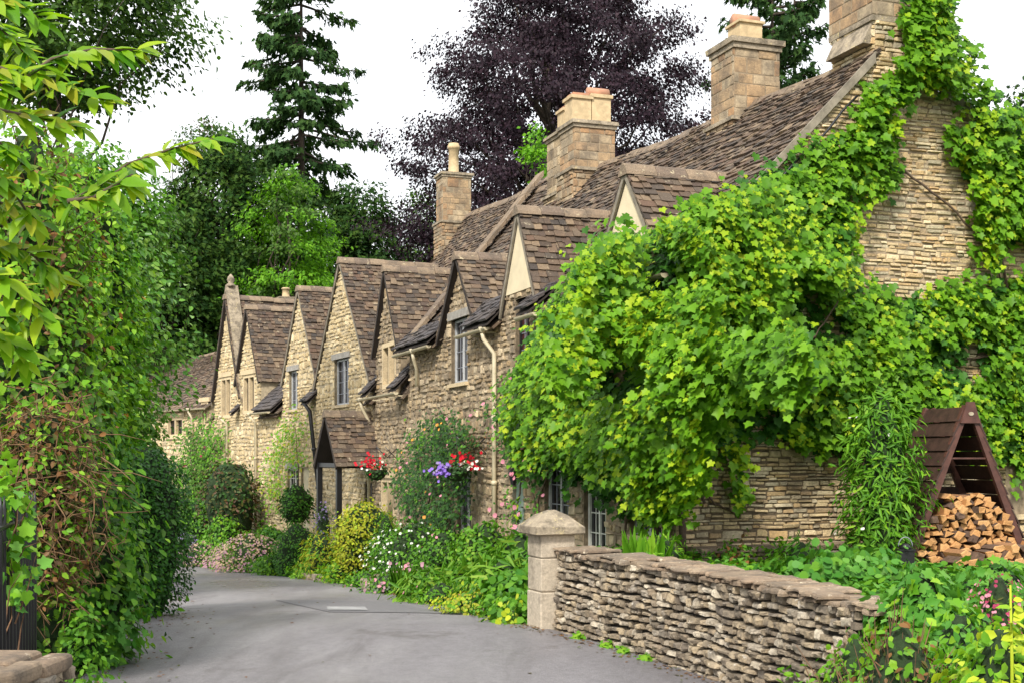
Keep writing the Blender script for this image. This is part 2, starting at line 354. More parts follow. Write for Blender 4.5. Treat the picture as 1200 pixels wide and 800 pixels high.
    if backplane:
        mb.mi = mat_back
        zs = sorted({Z0, Z1} | {z for q in holes for z in (q[2], q[3])}); As = sorted({A0, A1} | {a for q in holes for a in (q[0], q[1])})
        for z0, z1 in zip(zs, zs[1:]):
            for a0, a1 in zip(As, As[1:]):
                ma, mz = (a0+a1)/2, (z0+z1)/2
                if any(q[0] < ma < q[1] and q[2] < mz < q[3] for q in holes): continue
                pl = clip([(a0,z0),(a1,z0),(a1,z1),(a0,z1)], conv)
                if pl: mb.add([to3d(a, z, back) for a, z in pl], [tuple(range(len(pl)))])
        for q in holes:                     # reveals
            for (a0,z0,a1,z1) in ((q[0],q[2],q[0],q[3]),(q[1],q[3],q[1],q[2]),(q[0],q[3],q[1],q[3]),(q[1],q[2],q[0],q[2])):
                mb.add([to3d(a0,z0,back),to3d(a1,z1,back),to3d(a1,z1,back-.2),to3d(a0,z0,back-.2)], [(0,1,2,3)])
    mb.mi = 0
def stone_box(mb, c, u, v, su, sv, z0, z1, **k):
    """four masonry faces round an upright block centred at c; u, v horizontal unit axes"""
    c = Vector(c); up = Vector((0, 0, 1))
    for ax, ot, sa, so_ in ((u, -v, su, sv), (v, u, sv, su), (-u, v, su, sv), (-v, -u, sv, su)):
        masonry(mb, lambda a, z, d, ax=ax, ot=ot, so_=so_: Vector((c.x, c.y, 0))+ax*a+ot*(so_/2+d)+up*z, [(-sa/2, z0), (sa/2, z0), (sa/2, z1), (-sa/2, z1)], **k)
    mb.mi = 1; mb.box((c.x, c.y, z1-.01), (su, sv, .02), (u, v, up)); mb.mi = 0
def tiles(mb, to3d, conv, keep=None, e=(.15,.1), w=(.13,.3), th=(.018,.04), cover=True, sag=None):
    """stone tiles on a slope; a along the eave, t up the slope, n off the surface"""
    if area(conv) < 0: conv = conv[::-1]
    A0, A1 = min(p[0] for p in conv), max(p[0] for p in conv); T0, T1 = min(p[1] for p in conv), max(p[1] for p in conv)
    t = T0; ph = rnd.uniform(0, 6)
    while t < T1-.02:
        k = (t-T0)/(T1-T0); ex = e[0]+(e[1]-e[0])*k; ex *= rnd.uniform(.93, 1.07); a = A0-rnd.uniform(0, w[0]); LEN = ex*1.55
        while a < A1:
            ww = rnd.uniform(*w)*(1-.35*k); j = rnd.uniform(-.012, .012); j2 = j+rnd.uniform(-.007, .007)
            wv = .012*sin(a*1.7+ph+t)+.006*sin(a*4.1+t*3)
            pl = [(a+.003, t+j+wv+rnd.random()*.006), (a+ww*.5, t+(j+j2)/2+wv-.003*rnd.random()), (a+ww-.003, t+j2+wv+rnd.random()*.006), (a+ww-.003, t+LEN), (a+.003, t+LEN)]
            ca, ct = a+ww/2, t+ex/2; a += ww
            if keep and not keep(ca, ct): continue
            pl = clip(pl, conv)
            if not pl or area(pl) < .0008: continue
            h = rnd.uniform(*th); lift = rnd.uniform(0, .018); tw = rnd.uniform(-.012, .012); n = len(pl)
            def nn(p): return lift+.03*(1-(p[1]-t)/LEN)+tw*(p[0]-ca)/ww
            vs = [to3d(p[0], p[1], nn(p)+h) for p in pl]+[to3d(p[0], p[1], nn(p)-.004) for p in pl]
            mb.add(vs, [tuple(range(n))]+[(i, n+i, n+(i+1) % n, (i+1) % n) for i in range(n)])
        t += ex
def slope_fn(p0, along, upslope):
    al = Vector(along).normalized(); us = Vector(upslope).normalized(); n = al.cross(us)
    if n.z < 0: n = -n
    return lambda a, t, d: Vector(p0)+al*a+us*t+n*d
def ridge_run(mb, a, b, seg=.42, r=.11, drop=.1, flat=False):
    a, b = Vector(a), Vector(b); L_ = (b-a).length; n = max(1, round(L_/seg)); d = (b-a)/n; dn = d.normalized(); sd_ = dn.cross(Vector((0,0,1))).normalized()
    for i in range(n):
        p = a+d*i+dn*.004; q = a+d*(i+1)-dn*.004; o = Vector((0, 0, rnd.uniform(-.012, .012)+.03)); rr = r*rnd.uniform(.92, 1.08); s_ = sd_*rnd.uniform(-.01, .01)
        prof = [(-1.25,-drop-.02),(-1.1,-drop+.03),(-.45,.025),(0,.05),(.45,.025),(1.1,-drop+.03),(1.25,-drop-.02)]
        vs = [e_+o+s_+sd_*(x*rr)+Vector((0, 0, z)) for e_ in (p, q) for x, z in prof]; k = len(prof)
        mb.add(vs, [(j, j+1, k+j+1, k+j) for j in range(k-1)]+[tuple(range(k)), tuple(range(2*k-1, k-1, -1))])

# ---------------------------------------------------------------- the lie of the land
def interp(x, xs, ys): return float(np.interp(x, xs, ys))
R_EDGE = [(1.5,2),(1.5,6),(1.62,8),(1.58,9.85),(.95,11.5),(.22,13),(-.35,15),(-.94,17.6),(-3.2,24),(-6.1,30.6),(-10.4,40),(-17,50),(-26,58)]
L_EDGE = [(-2.6,2),(-2.9,6),(-3.25,10),(-4.1,14.5),(-5.8,20),(-9.2,30),(-13.6,38),(-20,47),(-29,54)]
def road_z(y): return -.06*max(0, min(y, 60)-13)
def edge_x(E, y): return interp(y, [p[1] for p in E], [p[0] for p in E])
TZ_Y = [0,10,16,19,21,24,30,35,42,60,90]; TZ_Z = [.35,.4,.4,.15,-.02,-.2,-.62,-1.05,-1.5,-2.3,-2.2]
def sstep(x): x = np.clip(x, 0, 1); return x*x*(3-2*x)
def ground_z(x, y):
    g = road_z(y)
    dr = x-edge_x(R_EDGE, y)
    if dr > -.2 and y < 75: return g+float(sstep((dr-.25)/(.5 if y < 13 else .9)))*(interp(y, TZ_Y, TZ_Z)-g)-(.02 if dr < .2 else 0)
    dl = edge_x(L_EDGE, y)-x
    if dl > -.1: return g-.02+float(sstep((dl-.1)/1.2))*.25
    return g-.03
xs = np.concatenate([np.linspace(-400,-40,10)[:-1], np.linspace(-40,-14,14)[:-1], np.arange(-14,9,.22), np.linspace(9,40,16)[1:], np.linspace(40,400,10)[1:]])
ys = np.concatenate([np.linspace(-60,0,7)[:-1], np.arange(0,46,.3), np.linspace(46,80,18)[1:], np.linspace(80,600,12)[1:]])
GX, GY = np.meshgrid(xs, ys); GZ = np.vectorize(ground_z)(GX, GY)+RS.randn(*GX.shape)*.008
nx, ny = len(xs), len(ys); idx = np.arange(nx*ny).reshape(ny, nx)
F_ = np.stack([idx[:-1,:-1].ravel(), idx[:-1,1:].ravel(), idx[1:,1:].ravel(), idx[1:,:-1].ravel()], 1)
me = bpy.data.meshes.new('ground'); me.from_pydata(np.stack([GX.ravel(), GY.ravel(), GZ.ravel()], 1).tolist(), [], F_.tolist())
m, t, b = nodes('ground_soil_and_grass')
c = ramp(t, noise(t, .8, 6, .7), [(.04,.03,.018,.35),(.05,.065,.015,.5),(.05,.1,.02,.7)]); t.links.new(c, b.inputs['Base Color']); b.inputs['Roughness'].default_value = 1
bump(t, b, noise(t, 25, 6), .8, .04)
tag(link_mesh('ground', me, m, None), kind='structure')

# road: tarmac strip
m, t, b = nodes('damp_tarmac')
g = t.nodes.new('ShaderNodeNewGeometry'); mp = t.nodes.new('ShaderNodeMapping'); mp.inputs['Scale'].default_value = (.5,.16,1); mp.inputs['Rotation'].default_value = (0,0,RAD(-12))
t.links.new(g.outputs['Position'], mp.inputs[0])
c = ramp(t, noise(t, 1.1, 6, .65, mp.outputs[0], .4), [(.18,.171,.181,.35),(.225,.214,.225,.5),(.275,.264,.273,.62)])
c = mixc(t, .7, c, ramp(t, noise(t, 75, 5, .9), [(.35,.34,.35,.33),(1.5,1.5,1.5,.67)]), 'MULTIPLY')
c = mixc(t, .35, c, ramp(t, noise(t, 14, 6, .8), [(.6,.6,.6,.4),(1.2,1.2,1.2,.6)]), 'MULTIPLY')
mp2 = t.nodes.new('ShaderNodeMapping'); mp2.inputs['Scale'].default_value = (1.6,.22,1); mp2.inputs['Rotation'].default_value = (0,0,RAD(14)); t.links.new(g.outputs['Position'], mp2.inputs[0])
c = mixc(t, ramp(t, noise(t, .9, 8, .7, mp2.outputs[0], .8), [(0,0,0,.5),(.6,.6,.6,.68)]), c, (.11,.1,.105))
c = mixc(t, ramp(t, noise(t, .55, 7, .75), [(0,0,0,.58),(.6,.6,.6,.66)]), c, (.085,.075,.07))
c = mixc(t, ramp(t, noise(t, 38, 3, .6), [(0,0,0,.68),(.7,.7,.7,.74)]), c, (.05,.045,.045))
t.links.new(c, b.inputs['Base Color'])
r = ramp(t, noise(t, .7, 5, .6, mp.outputs[0]), [(.27,.27,.27,.38),(.6,.6,.6,.6)]); t.links.new(r, b.inputs['Roughness'])
bump(t, b, noise(t, 75, 6, .85), .8, .012); M['road'] = m
mb = MB(); rowsN = 14; yl = np.arange(2, 56, .4); vs = []
for y in yl:
    x0, x1 = edge_x(L_EDGE, y)-.12, edge_x(R_EDGE, y)+.1
    for i in range(rowsN+1):
        x = x0+(x1-x0)*i/rowsN; k = (i/rowsN-.5)*2
        vs.append((x+(rnd.uniform(-.03,.03) if i in (0, rowsN) else 0), y, road_z(y)+.012+.03*(1-k*k)))
W_ = rowsN+1
mb.smooth = True; mb.add(vs, [(j*W_+i, j*W_+i+1, (j+1)*W_+i+1, (j+1)*W_+i) for j in range(len(yl)-1) for i in range(rowsN)])
tag(mb.build('road', M['road']), kind='structure')
def on_road(x, y):
    x0, x1 = edge_x(L_EDGE, y)-.12, edge_x(R_EDGE, y)+.1; k = ((x-x0)/(x1-x0)-.5)*2
    return road_z(y)+.012+.03*(1-k*k)
def road_patch(name, pts, lift, mat, kind='structure'):
    mb = MB(); n = 12; P = [Vector((x, y, 0)) for x, y in pts]; vs = []
    for j in range(n+1):
        for i in range(n+1):
            a, b_ = i/n, j/n; q = (P[0]*(1-a)+P[1]*a)*(1-b_)+(P[3]*(1-a)+P[2]*a)*b_; vs.append((q.x, q.y, on_road(q.x, q.y)+lift))
    mb.add(vs, [(j*(n+1)+i, j*(n+1)+i+1, (j+1)*(n+1)+i+1, (j+1)*(n+1)+i) for j in range(n) for i in range(n)])
    return mb.build(name, mat)
def rpt(x, y):                     # photo pixel on the road -> (X, Y)
    Y = 14.
    for _ in range(30): Y = (1.76-road_z(Y))*1500/(y-535)
    return (x-600)*Y/1500, Y
M['patch'] = plain('older_tarmac_patch', (.15,.145,.155), .5, var=.25, scale=30, bs=.5)
tag(road_patch('road_repair_patch', [rpt(386,723), rpt(520,723), rpt(455,709), rpt(322,708)], .006, M['patch']), kind='structure')
c0 = rpt(408, 719)
cv = road_patch('drain_cover', [rpt(384,721), rpt(431,721), rpt(428,717), rpt(383,717)], .014, plain('pale_concrete_cover', (.3,.3,.3), .8), None)
tag(cv, 'pale rectangular concrete cover set into the patch in the road', 'drain cover')
c0 = rpt(540, 723); zz = on_road(*c0)
dr = thing('drain_grate', (c0[0], c0[1], zz), 'dark iron drain grate at the road edge by the kerb', 'drain')
mb = MB(); mb.box((c0[0], c0[1], zz+.008), (.46,.3,.016)); mb.build('frame', M['black'], dr)
mb = MB()
for i in range(9): mb.box((c0[0]-.19+i*.047, c0[1], zz+.02), (.02,.26,.01))
mb.build('bars', M['black'], dr)

# ---------------------------------------------------------------- cottages
F0 = Fr((2.01, 15.5), 19.46)
PC = F0.p(16, 0, 0); F1 = Fr((PC.x, PC.y), 25)
PD = F1.p(4.8, 0, 0); F2 = Fr((PD.x, PD.y), 27)
PE = F2.p(3.3, 0, 0); F3 = Fr((PE.x, PE.y), 30)
PF = F3.p(7.0, 0, 0); F4 = Fr((PF.x, PF.y), 38)

def fbox(mb, F, u0, u1, v0, v1, z0, z1):
    mb.box(F.p((u0+u1)/2, (v0+v1)/2, (z0+z1)/2), (abs(u1-u0), abs(v1-v0), abs(z1-z0)), (F.u, F.v, Vector((0,0,1))))
def window(par, F, u0, u1, z0, z1, lights=2, style='metal', lead=True, sill=True, lintel=True, pane=None):
    """style: metal (grey casement), stone (mullioned), pale"""
    fm = {'metal': M['frame'], 'stone': M['dressed'], 'pale': M['whiteframe'], 'dark': M['black']}[style]
    bw = .1 if style == 'stone' else .05; dv0, dv1 = (-.012, .12) if style == 'stone' else (.07, .13)
    mb = MB(); fbox(mb, F, u0, u0+bw, dv0, dv1, z0, z1); fbox(mb, F, u1-bw, u1, dv0, dv1, z0, z1)
    fbox(mb, F, u0+bw, u1-bw, dv0+.002, dv1, z0, z0+bw); fbox(mb, F, u0+bw, u1-bw, dv0+.002, dv1, z1-bw, z1)
    W = (u1-u0-2*bw)/lights
    for i in range(1, lights):
        u = u0+bw+W*i; fbox(mb, F, u-bw*.45, u+bw*.45, dv0+.004, dv1, z0+bw, z1-bw)
    f = mb.build('window', fm, par)
    pb = MB(); fbox(pb, F, u0+bw*.5, u1-bw*.5, .105, .125, z0+bw*.5, z1-bw*.5); p = pb.build('pane', pane or M['glass'], f)
    if lead:
        lb = MB(); n = max(2, int((z1-z0)/.24))
        for i in range(1, n): z = z0+(z1-z0)*i/n; fbox(lb, F, u0+bw, u1-bw, .092, .104, z-.008, z+.008)
        for i in range(lights):
            u = u0+bw+W*(i+.5); fbox(lb, F, u-.007, u+.007, .093, .1045, z0+bw, z1-bw)
        lb.build('glazing_bars', M['lead'] if style != 'pale' else M['whiteframe'], f)
    if lintel:
        b_ = MB(); fbox(b_, F, u0-.14, u1+.14, -.045, .06, z1+.002, z1+.15); b_.build('lintel', M['dressed'] if style == 'stone' else M['greystone'], f)
    if sill:
        b_ = MB(); fbox(b_, F, u0-.06, u1+.06, -.07, .1, z0-.07, z0-.002); b_.build('sill', M['dressed'], f)
    return f
def door(par, F, u0, u1, z0, z1, mat, label=None):
    b_ = MB(); n = max(3, int((u1-u0)/.15))
    for i in range(n):
        a = u0+(u1-u0)*i/n; fbox(b_, F, a+.004, a+(u1-u0)/n-.004, .06, .1, z0, z1)
    fbox(b_, F, u0-.07, u0, .0, .13, z0, z1+.07); fbox(b_, F, u1, u1+.07, .0, .13, z0, z1+.07); fbox(b_, F, u0, u1, .0, .13, z1, z1+.07)
    d = b_.build('door', mat, par); h = MB(); h.tube([F.p(u0+.1, .05, z0+.95), F.p(u0+.1, .02, z0+.95), F.p(u0+.18, .02, z0+.95)], .012, 6); h.build('handle', M['black'], d); return d
def main_roof(par, F, u0, u1, ze, zr0, zr1, vr, gabs, e=(.15,.09), mat='tile', w=(.13,.28), sag=.07, fall=None, rear=None):
    fz = lambda u: -fall[1]*max(0, u-fall[0]) if fall else 0
    T = math.hypot(vr, (zr0+zr1)/2-ze); ov = .2
    def s3(a, t, d):
        f = t/T; k = (a-u0)/(u1-u0); zr = zr0+(zr1-zr0)*k+fz(a); z = ze+f*(zr-ze)-sag*sin(pi*min(max(k,0),1))*max(f,0)-.03*sin(a*1.3)*max(0,f)
        # slight bell-cast at the eave
        sl = math.atan2(zr-ze, vr); return F.p(a, f*vr-d*sin(sl), z+d*cos(sl)+.05*max(0, .25-f))
    def keep(a, t):
        z = ze+t/T*((zr0+zr1)/2-ze)
        for g in gabs:
            x = abs(a-g['u'])/(g['hw']+.1)
            if x < 1 and z < g['spr']+(g['peak']-g['spr'])*(1-x)-.1 : return False
        return True
    mb = MB(); mb.mi = 0; tiles(mb, s3, [(u0-.06, -ov), (u1+.03, -ov), (u1+.03, T), (u0-.06, T)], keep, e, w)
    mb.mi = 1; n = 60; nt_ = 12
    for i in range(n):
        a0, a1 = u0+(u1-u0)*i/n, u0+(u1-u0)*(i+1)/n
        for j in range(nt_):
            t0, t1 = -.05+(T+.05)*j/nt_, -.05+(T+.05)*(j+1)/nt_
            if keep((a0+a1)/2, (t0+t1)/2): mb.add([s3(a0,t0,-.012), s3(a1,t0,-.012), s3(a1,t1,-.012), s3(a0,t1,-.012)], [(0,1,2,3)])
    mb.mi = 0; R = lambda k: F.p(u0+(u1-u0)*k, vr, zr0+(zr1-zr0)*k-sag*sin(pi*k)-.03*sin((u0+(u1-u0)*k)*1.3)+fz(u0+(u1-u0)*k))
    for i in range(12):                 # rear slope
        a, b_ = R(i/12), R((i+1)/12); o = (F.v*rear[0]+Vector((0,0,-rear[1]))) if rear else F.v*vr+Vector((0,0,-(zr0-ze))); mb.add([a, b_, b_+o, a+o], [(0,1,2,3)])
    r = mb.build('roof', [M[mat], M['under']], par)
    rb = MB()
    for i in range(10): ridge_run(rb, R(i/10), R((i+1)/10))
    rb.build('ridge', M['ridge'], r); return r, s3, T
def gable_roof(par, F, g, vback, mat='tile', vf=None, e=(.135,.105), name='gable_roof'):
    u, hw, spr, pk = g['u'], g['hw'], g['spr'], g['peak']; ov = g.get('ov', .14)
    if vf is None: vf = -.07 if g.get('verge') else -.12
    mb = MB(); T = math.hypot(hw, pk-spr); sl = math.atan2(pk-spr, hw); rise = g.get('rise', 0)
    for sgn in (-1, 1):
        def s3(a, t, d, sgn=sgn):
            f = t/T; return F.p(u+sgn*(hw*(1-f)+d*sin(sl)), vf+a, spr+f*(pk-spr)+d*cos(sl)+.05+rise*a)
        mb.mi = 0; tiles(mb, s3, [(0, -ov), (vback-vf, -ov), (vback-vf, T-.02), (0, T-.02)], None, e, (.13,.27))
        mb.mi = 1; mb.add([s3(0.02,-ov*.8,-.01), s3(vback-vf,-ov*.8,-.01), s3(vback-vf,T,-.01), s3(0.02,T,-.01)], [(0,1,2,3)])
        mb.add([s3(0.03,-ov*.8,-.07), s3(vback-vf,-ov*.8,-.07), s3(vback-vf,T,-.07), s3(0.03,T,-.07)], [(0,1,2,3)])
        mb.mi = 2; mb.add([s3(0.0,-ov,-.06), s3(0.0,T,-.06), s3(0.0,T,.012), s3(0.0,-ov,.012), s3(0.05,-ov,-.06), s3(0.05,T,-.06)], [(0,1,2,3),(0,4,5,1)])
    r = mb.build(name, [M[mat], M['under'], M[g.get('verge', 'under')]], par)
    rb = MB(); ridge_run(rb, F.p(u, vf-.03, pk+.06), F.p(u, vback, pk+.06+rise*vback), r=.12); rb.build('ridge', M['ridge'], r); return r
def chimney(par, F, u, v, su, sv, z0, z1, cap=.12, pots=(), mat='ashlar', neck=None, name='chimney'):
    mb = MB(); c = F.p(u, v, 0)
    kw = dict(h=(.14,.2), w=(.24,.42), relief=(.003,.012), gap=.007, jit=.08)
    if neck: stone_box(mb, c, F.u, F.v, su+.1, sv+.1, z0, neck, h=(.07,.12), w=(.14,.35), relief=(.01,.03)); zb = neck
    else: zb = z0
    if neck: mb.mi = 2; mb.box((c.x,c.y,neck+.03), (su+.2, sv+.2, .06), (F.u, F.v, Vector((0,0,1))), .02); mb.mi = 0
    stone_box(mb, c, F.u, F.v, su, sv, zb+(.06 if neck else 0), z1-cap, **kw)
    mb.mi = 2; up = Vector((0,0,1))
    mb.box((c.x,c.y,z1-cap*.75), (su+.06, sv+.06, cap*.5), (F.u, F.v, up), .01); mb.box((c.x,c.y,z1-cap*.25+.002), (su+.13, sv+.13, cap*.5), (F.u, F.v, up), .015)
    ch = mb.build(name, [M[mat], M['mortar'], M['capstone']], par)
    for (du, dv, r, h, kind) in pots:
        pb = MB(); q = F.p(u+du, v+dv, z1)
        if kind == 'round': pb.lathe(q, [(r*1.1,0),(r*1.1,.04),(r,.06),(r*.93,h*.82),(r*1.16,h*.84),(r*1.16,h*.93),(r,h*.94),(r,h),(r*.75,h),(r*.7,h-.1)], 16)
        else: 
            pb.box((q.x,q.y,q.z+h*.4), (r*2,r*2,h*.8), (F.u,F.v,up)); pb.box((q.x,q.y,q.z+h*.85), (r*2.35,r*2.35,h*.1), (F.u,F.v,up)); pb.mi = 1
            if kind == 'hood': pb.tube([q+Vector((0,0,h))-F.v*r*1.1, q+Vector((0,0,h))+F.v*r*1.1], r*.55, 10)
            else: pb.box((q.x,q.y,q.z+h*.95), (r*1.7,r*1.7,h*.1), (F.u,F.v,up))
        pb.build('chimney_pot', [M['pot'], M['terra']], ch)
    return ch
def gutter(par, F, u0, u1, z, v=-.24, r=.055):
    mb = MB(); mb.smooth = True; n = 10
    for k, rr in ((0, r), (1, r*.8)):
        vs = [F.p(u, v+cos(pi+pi*i/n)*rr, z+sin(pi+pi*i/n)*rr) for u in (u0, u1) for i in range(n+1)]
        mb.add(vs, [(i, i+1, n+2+i, n+1+i) for i in range(n)])
    mb.smooth = False
    for u in (u0, u1): mb.add([F.p(u, v+cos(pi+pi*i/n)*r, z+sin(pi+pi*i/n)*r) for i in range(n+1)], [tuple(range(n+1))])
    k = u0+.2
    while k < u1: fbox(mb, F, k, k+.025, -.2, 0.01, z-.075, z-.05); k += .8
    mb.build('gutter', M['creampaint'], par)
def downpipe(par, F, pts, mat='creampaint', r=.04, label=None):
    P = [F.p(*q) for q in pts]; mb = MB(); mb.tube(P, r, 10)
    for a, b_ in zip(P, P[1:]):
        if (a-b_).length > .8:
            for k in range(1, int((a-b_).length/1.1)+1):
                q = a+(b_-a)*(k*1.1/(a-b_).length); mb.tube([q-Vector((0,0,.035)), q+Vector((0,0,.035))], r*1.35, 10)
    mb.tube([P[0]+Vector((0,0,.1)), P[0]], [r*1.9, r*1.2], 10)
    o = mb.build('downpipe', M[mat], par)
    if label: o['label'] = label
def walls(par, F, u0, u1, zb, ze, gabs, holes, mat='facade', back='mortar', h=(.07,.15), w=(.1,.32), name='wall', depth=5):
    mb = MB(); to3 = lambda a, z, d: F.p(a, -d, z)
    masonry(mb, to3, [(u0,zb),(u1,zb),(u1,ze),(u0,ze)], holes, h, w, relief=(.004,.038), gap=.01, wob=.01, jit=.6, hj=.3)
    for g in gabs:
        u, hw = g['u'], g['hw']
        pen = [(u-hw, ze), (u+hw, ze), (u+hw, g['spr']), (u, g['peak']), (u-hw, g['spr'])]
        if g['spr'] <= ze+.02: pen = [(u-hw, ze), (u+hw, ze), (u, g['peak'])]
        if g.get('cream'):
            zc = g['cream']; k = (g['peak']-zc)/(g['peak']-g['spr']); pen = [(u-hw, ze), (u+hw, ze), (u+hw, g['spr']), (u-hw, g['spr'])]
            pl = clip([(u-hw,zc),(u+hw,zc),(u,g['peak'])], [(u-hw,ze),(u+hw,ze),(u+hw,g['spr']),(u,g['peak']),(u-hw,g['spr'])])
            mb.mi = 2; mb.prism([to3(a, z, .03) for a, z in pl], F.v*.1); mb.mi = 0
            if zc > g['spr']: pen = clip([(u-hw,ze),(u+hw,ze),(u+hw,zc),(u-hw,zc)], [(u-hw,ze),(u+hw,ze),(u+hw,g['spr']),(u,g['peak']),(u-hw,g['spr'])])
        masonry(mb, to3, pen, holes, h, w, relief=(.004,.038), gap=.01, jit=.6, hj=.3)
        if g['spr'] > ze+.02:           # cheeks of the dormer
            mb.mi = 1
            for sg in (-1, 1): mb.prism([F.p(u+sg*hw, 0, ze), F.p(u+sg*hw, 1.6, ze), F.p(u+sg*hw, 1.6, g['spr']), F.p(u+sg*hw, 0, g['spr'])], -F.u*.1*sg)
            mb.mi = 0
    mb.mi = 1
    for u in (u0, u1): mb.add([F.p(u,0,zb), F.p(u,depth,zb), F.p(u,depth,ze), F.p(u,0,ze)], [(0,1,2,3)])
    mb.add([F.p(u0,depth,zb), F.p(u1,depth,zb), F.p(u1,depth,ze), F.p(u0,depth,ze)], [(0,1,2,3)])
    return mb.build(name, [M[mat], M[back], M['cream']], par)
def backlen(g, ze, zr, vr): return (g['peak']-ze)/(zr-ze)*vr+.35
def H2(F, a, b_): (u, z1), (u2, z0) = F.hit(*a), F.hit(*b_); return (min(u,u2), max(u,u2), min(z0,z1), max(z0,z1))

# ---- cottage A: nearest, with the vine-grown gable end
zeA = 4.0; vA = 2.9
A = thing('cottage', F0.p(0,0,0), 'nearest cottage at the right, its stone gable end overgrown by a bright green vine', 'cottage', 'terraced stone cottages')
gA = [dict(u=F0.hit(737,205)[0], hw=.85, spr=4.35, peak=F0.hit(737,205)[1], cream=4.5, verge='verge'),
      dict(u=F0.hit(610,250)[0], hw=.85, spr=4.15, peak=F0.hit(610,250)[1], cream=4.42, verge='verge'),
      dict(u=F0.hit(540,303)[0], hw=1.2, spr=4.0, peak=F0.hit(540,303)[1])]
uE = 12.6
wA = dict(w1=H2(F0,(548,370),(529,450)), w2=H2(F0,(621,346),(604,430)), w3=H2(F0,(552,545),(536,620)), w4=H2(F0,(667,545),(638,612)), d1=H2(F0,(710,530),(684,646)), w5=H2(F0,(746,335),(722,430)), d2=H2(F0,(614,560),(601,660)), w6=H2(F0,(775,545),(738,625)))
walls(A, F0, 0, uE, -.9, zeA, gA, list(wA.values()), depth=8.4)
window(A, F0, *wA['w1']); window(A, F0, *wA['w2'], lights=2, style='dark', pane=M['curtain'], lintel=False); window(A, F0, *wA['w3'], lintel=False); window(A, F0, *wA['w4'])
window(A, F0, *wA['d1'], style='pale', sill=False); window(A, F0, *wA['w5']); door(A, F0, *wA['d2'], M['green']); window(A, F0, *wA['w6'])
main_roof(A, F0, .02, uE, zeA, 6.95, 7.6, vA, gA, rear=(5.6,2.68))
for i, g in enumerate(gA): gable_roof(A, F0, g, backlen(g, zeA, 7.1, vA))
# gable end
G = GFr(F0); apex = 6.95
mb = MB(); t3 = lambda a, z, d: G.p(a, -d, z)
ww = G.hit(1178, 545)[0], G.hit(1225, 545)[0], G.hit(1178, 602)[1], G.hit(1178, 500)[1]
masonry(mb, t3, [(-.02,-.4),(8.4,-.4),(8.4,4.35),(2.9,apex-.02),(-.02,zeA)], [ww], h=(.03,.072), w=(.08,.34), relief=(.003,.034), gap=.006, wob=.005, jit=.5, hj=.3)
gw = mb.build('gable_wall', [M['gable'], M['mortar']], A)
gwf = window(A, G, *ww, lights=2, style='dark', lead=False); gwf['label'] = 'dark framed window in the gable end'
mb = MB()                              # mortared verge up the rake, with a lead cable clipped along it
for s in (0, 1):
    a, b_ = (G.p(-.16, 0, zeA-.1), G.p(2.92, 0, apex+.08)) if s == 0 else (G.p(8.5, 0, 4.3), G.p(2.88, 0, apex+.08))
    d = (b_-a); n = Vector((0,0,1))*.11
    b_ = a.lerp(b_, .955 if s == 0 else .84)
    mb.prism([a-G.v*.03-n, b_-G.v*.03-n, b_-G.v*.03+n*.25, a-G.v*.03+n*.25], G.v*-.035)
mb.build('verge', M['verge'], A)
mb = MB(); mb.tube([G.p(.5+i*.22, -.1, zeA-.02+(.5+i*.22)*1.017+.03*sin(i*1.7)-.2) for i in range(10)], .016, 6); mb.build('cable', M['black'], A)
# its chimneys
mb = MB(); c = G.p(3.3, .5, 0); up = Vector((0,0,1))
mb.mi = 3; stone_box(mb, c, F0.u, F0.v, .94, .94, 5.4, 7.35, h=(.05,.1), w=(.14,.42), relief=(.012,.05), mat_stone=3)
mb.mi = 2; mb.prism([G.p(2.66,.05,7.05), G.p(2.84,.05,7.05), G.p(2.84,.05,7.42)], G.v*.85)
mb.box(G.p(3.3,.5,7.38), (1.0,1.04,.07), (F0.u,F0.v,up), .02); mb.mi = 0
stone_box(mb, G.p(3.3,.5,0), F0.u, F0.v, .98, 1.04, 7.42, 8.9, h=(.15,.19), w=(.26,.46), relief=(.003,.012), gap=.008, jit=.06)
mb.mi = 2; mb.box(G.p(3.3,.5,8.95), (1.16,1.22,.1), (F0.u,F0.v,up), .02)
ch = mb.build('chimney', [M['ashlar'], M['mortar'], M['capstone'], M['gable']], A); ch['label'] = 'large square chimney rising from the gable end, cut by the top of the photo'
u_, z_ = F0.hit(873, 140, 2.9)
c2 = chimney(A, F0, u_, 2.9, .72, .78, z_-1.1, F0.hit(873, 55, 2.9)[1], .16, [(0,0,.19,.38,'hood')], neck=z_-.15); c2['label'] = 'chimney with one square pot on the ridge'
u_, z_ = F0.hit(683, 190, 2.8)
z1 = F0.hit(683, 153, 2.8)[1]
c3 = chimney(A, F0, u_-.35, 2.75, .75, .85, z_-1.6, z1, .14, [(.1,-.16,.2,.62,'square'),(.1,.26,.2,.68,'hood')], neck=z_-.35); c3['label'] = 'front stack of the double chimney beside the sloping coping'
c4 = chimney(A, F0, u_+.62, 2.75, .9, .6, z_-1.6, z1+.05, .12, [(0,0,.18,.55,'square')], mat='facade', neck=z_-.6); c4['label'] = 'rear stack of the double chimney'
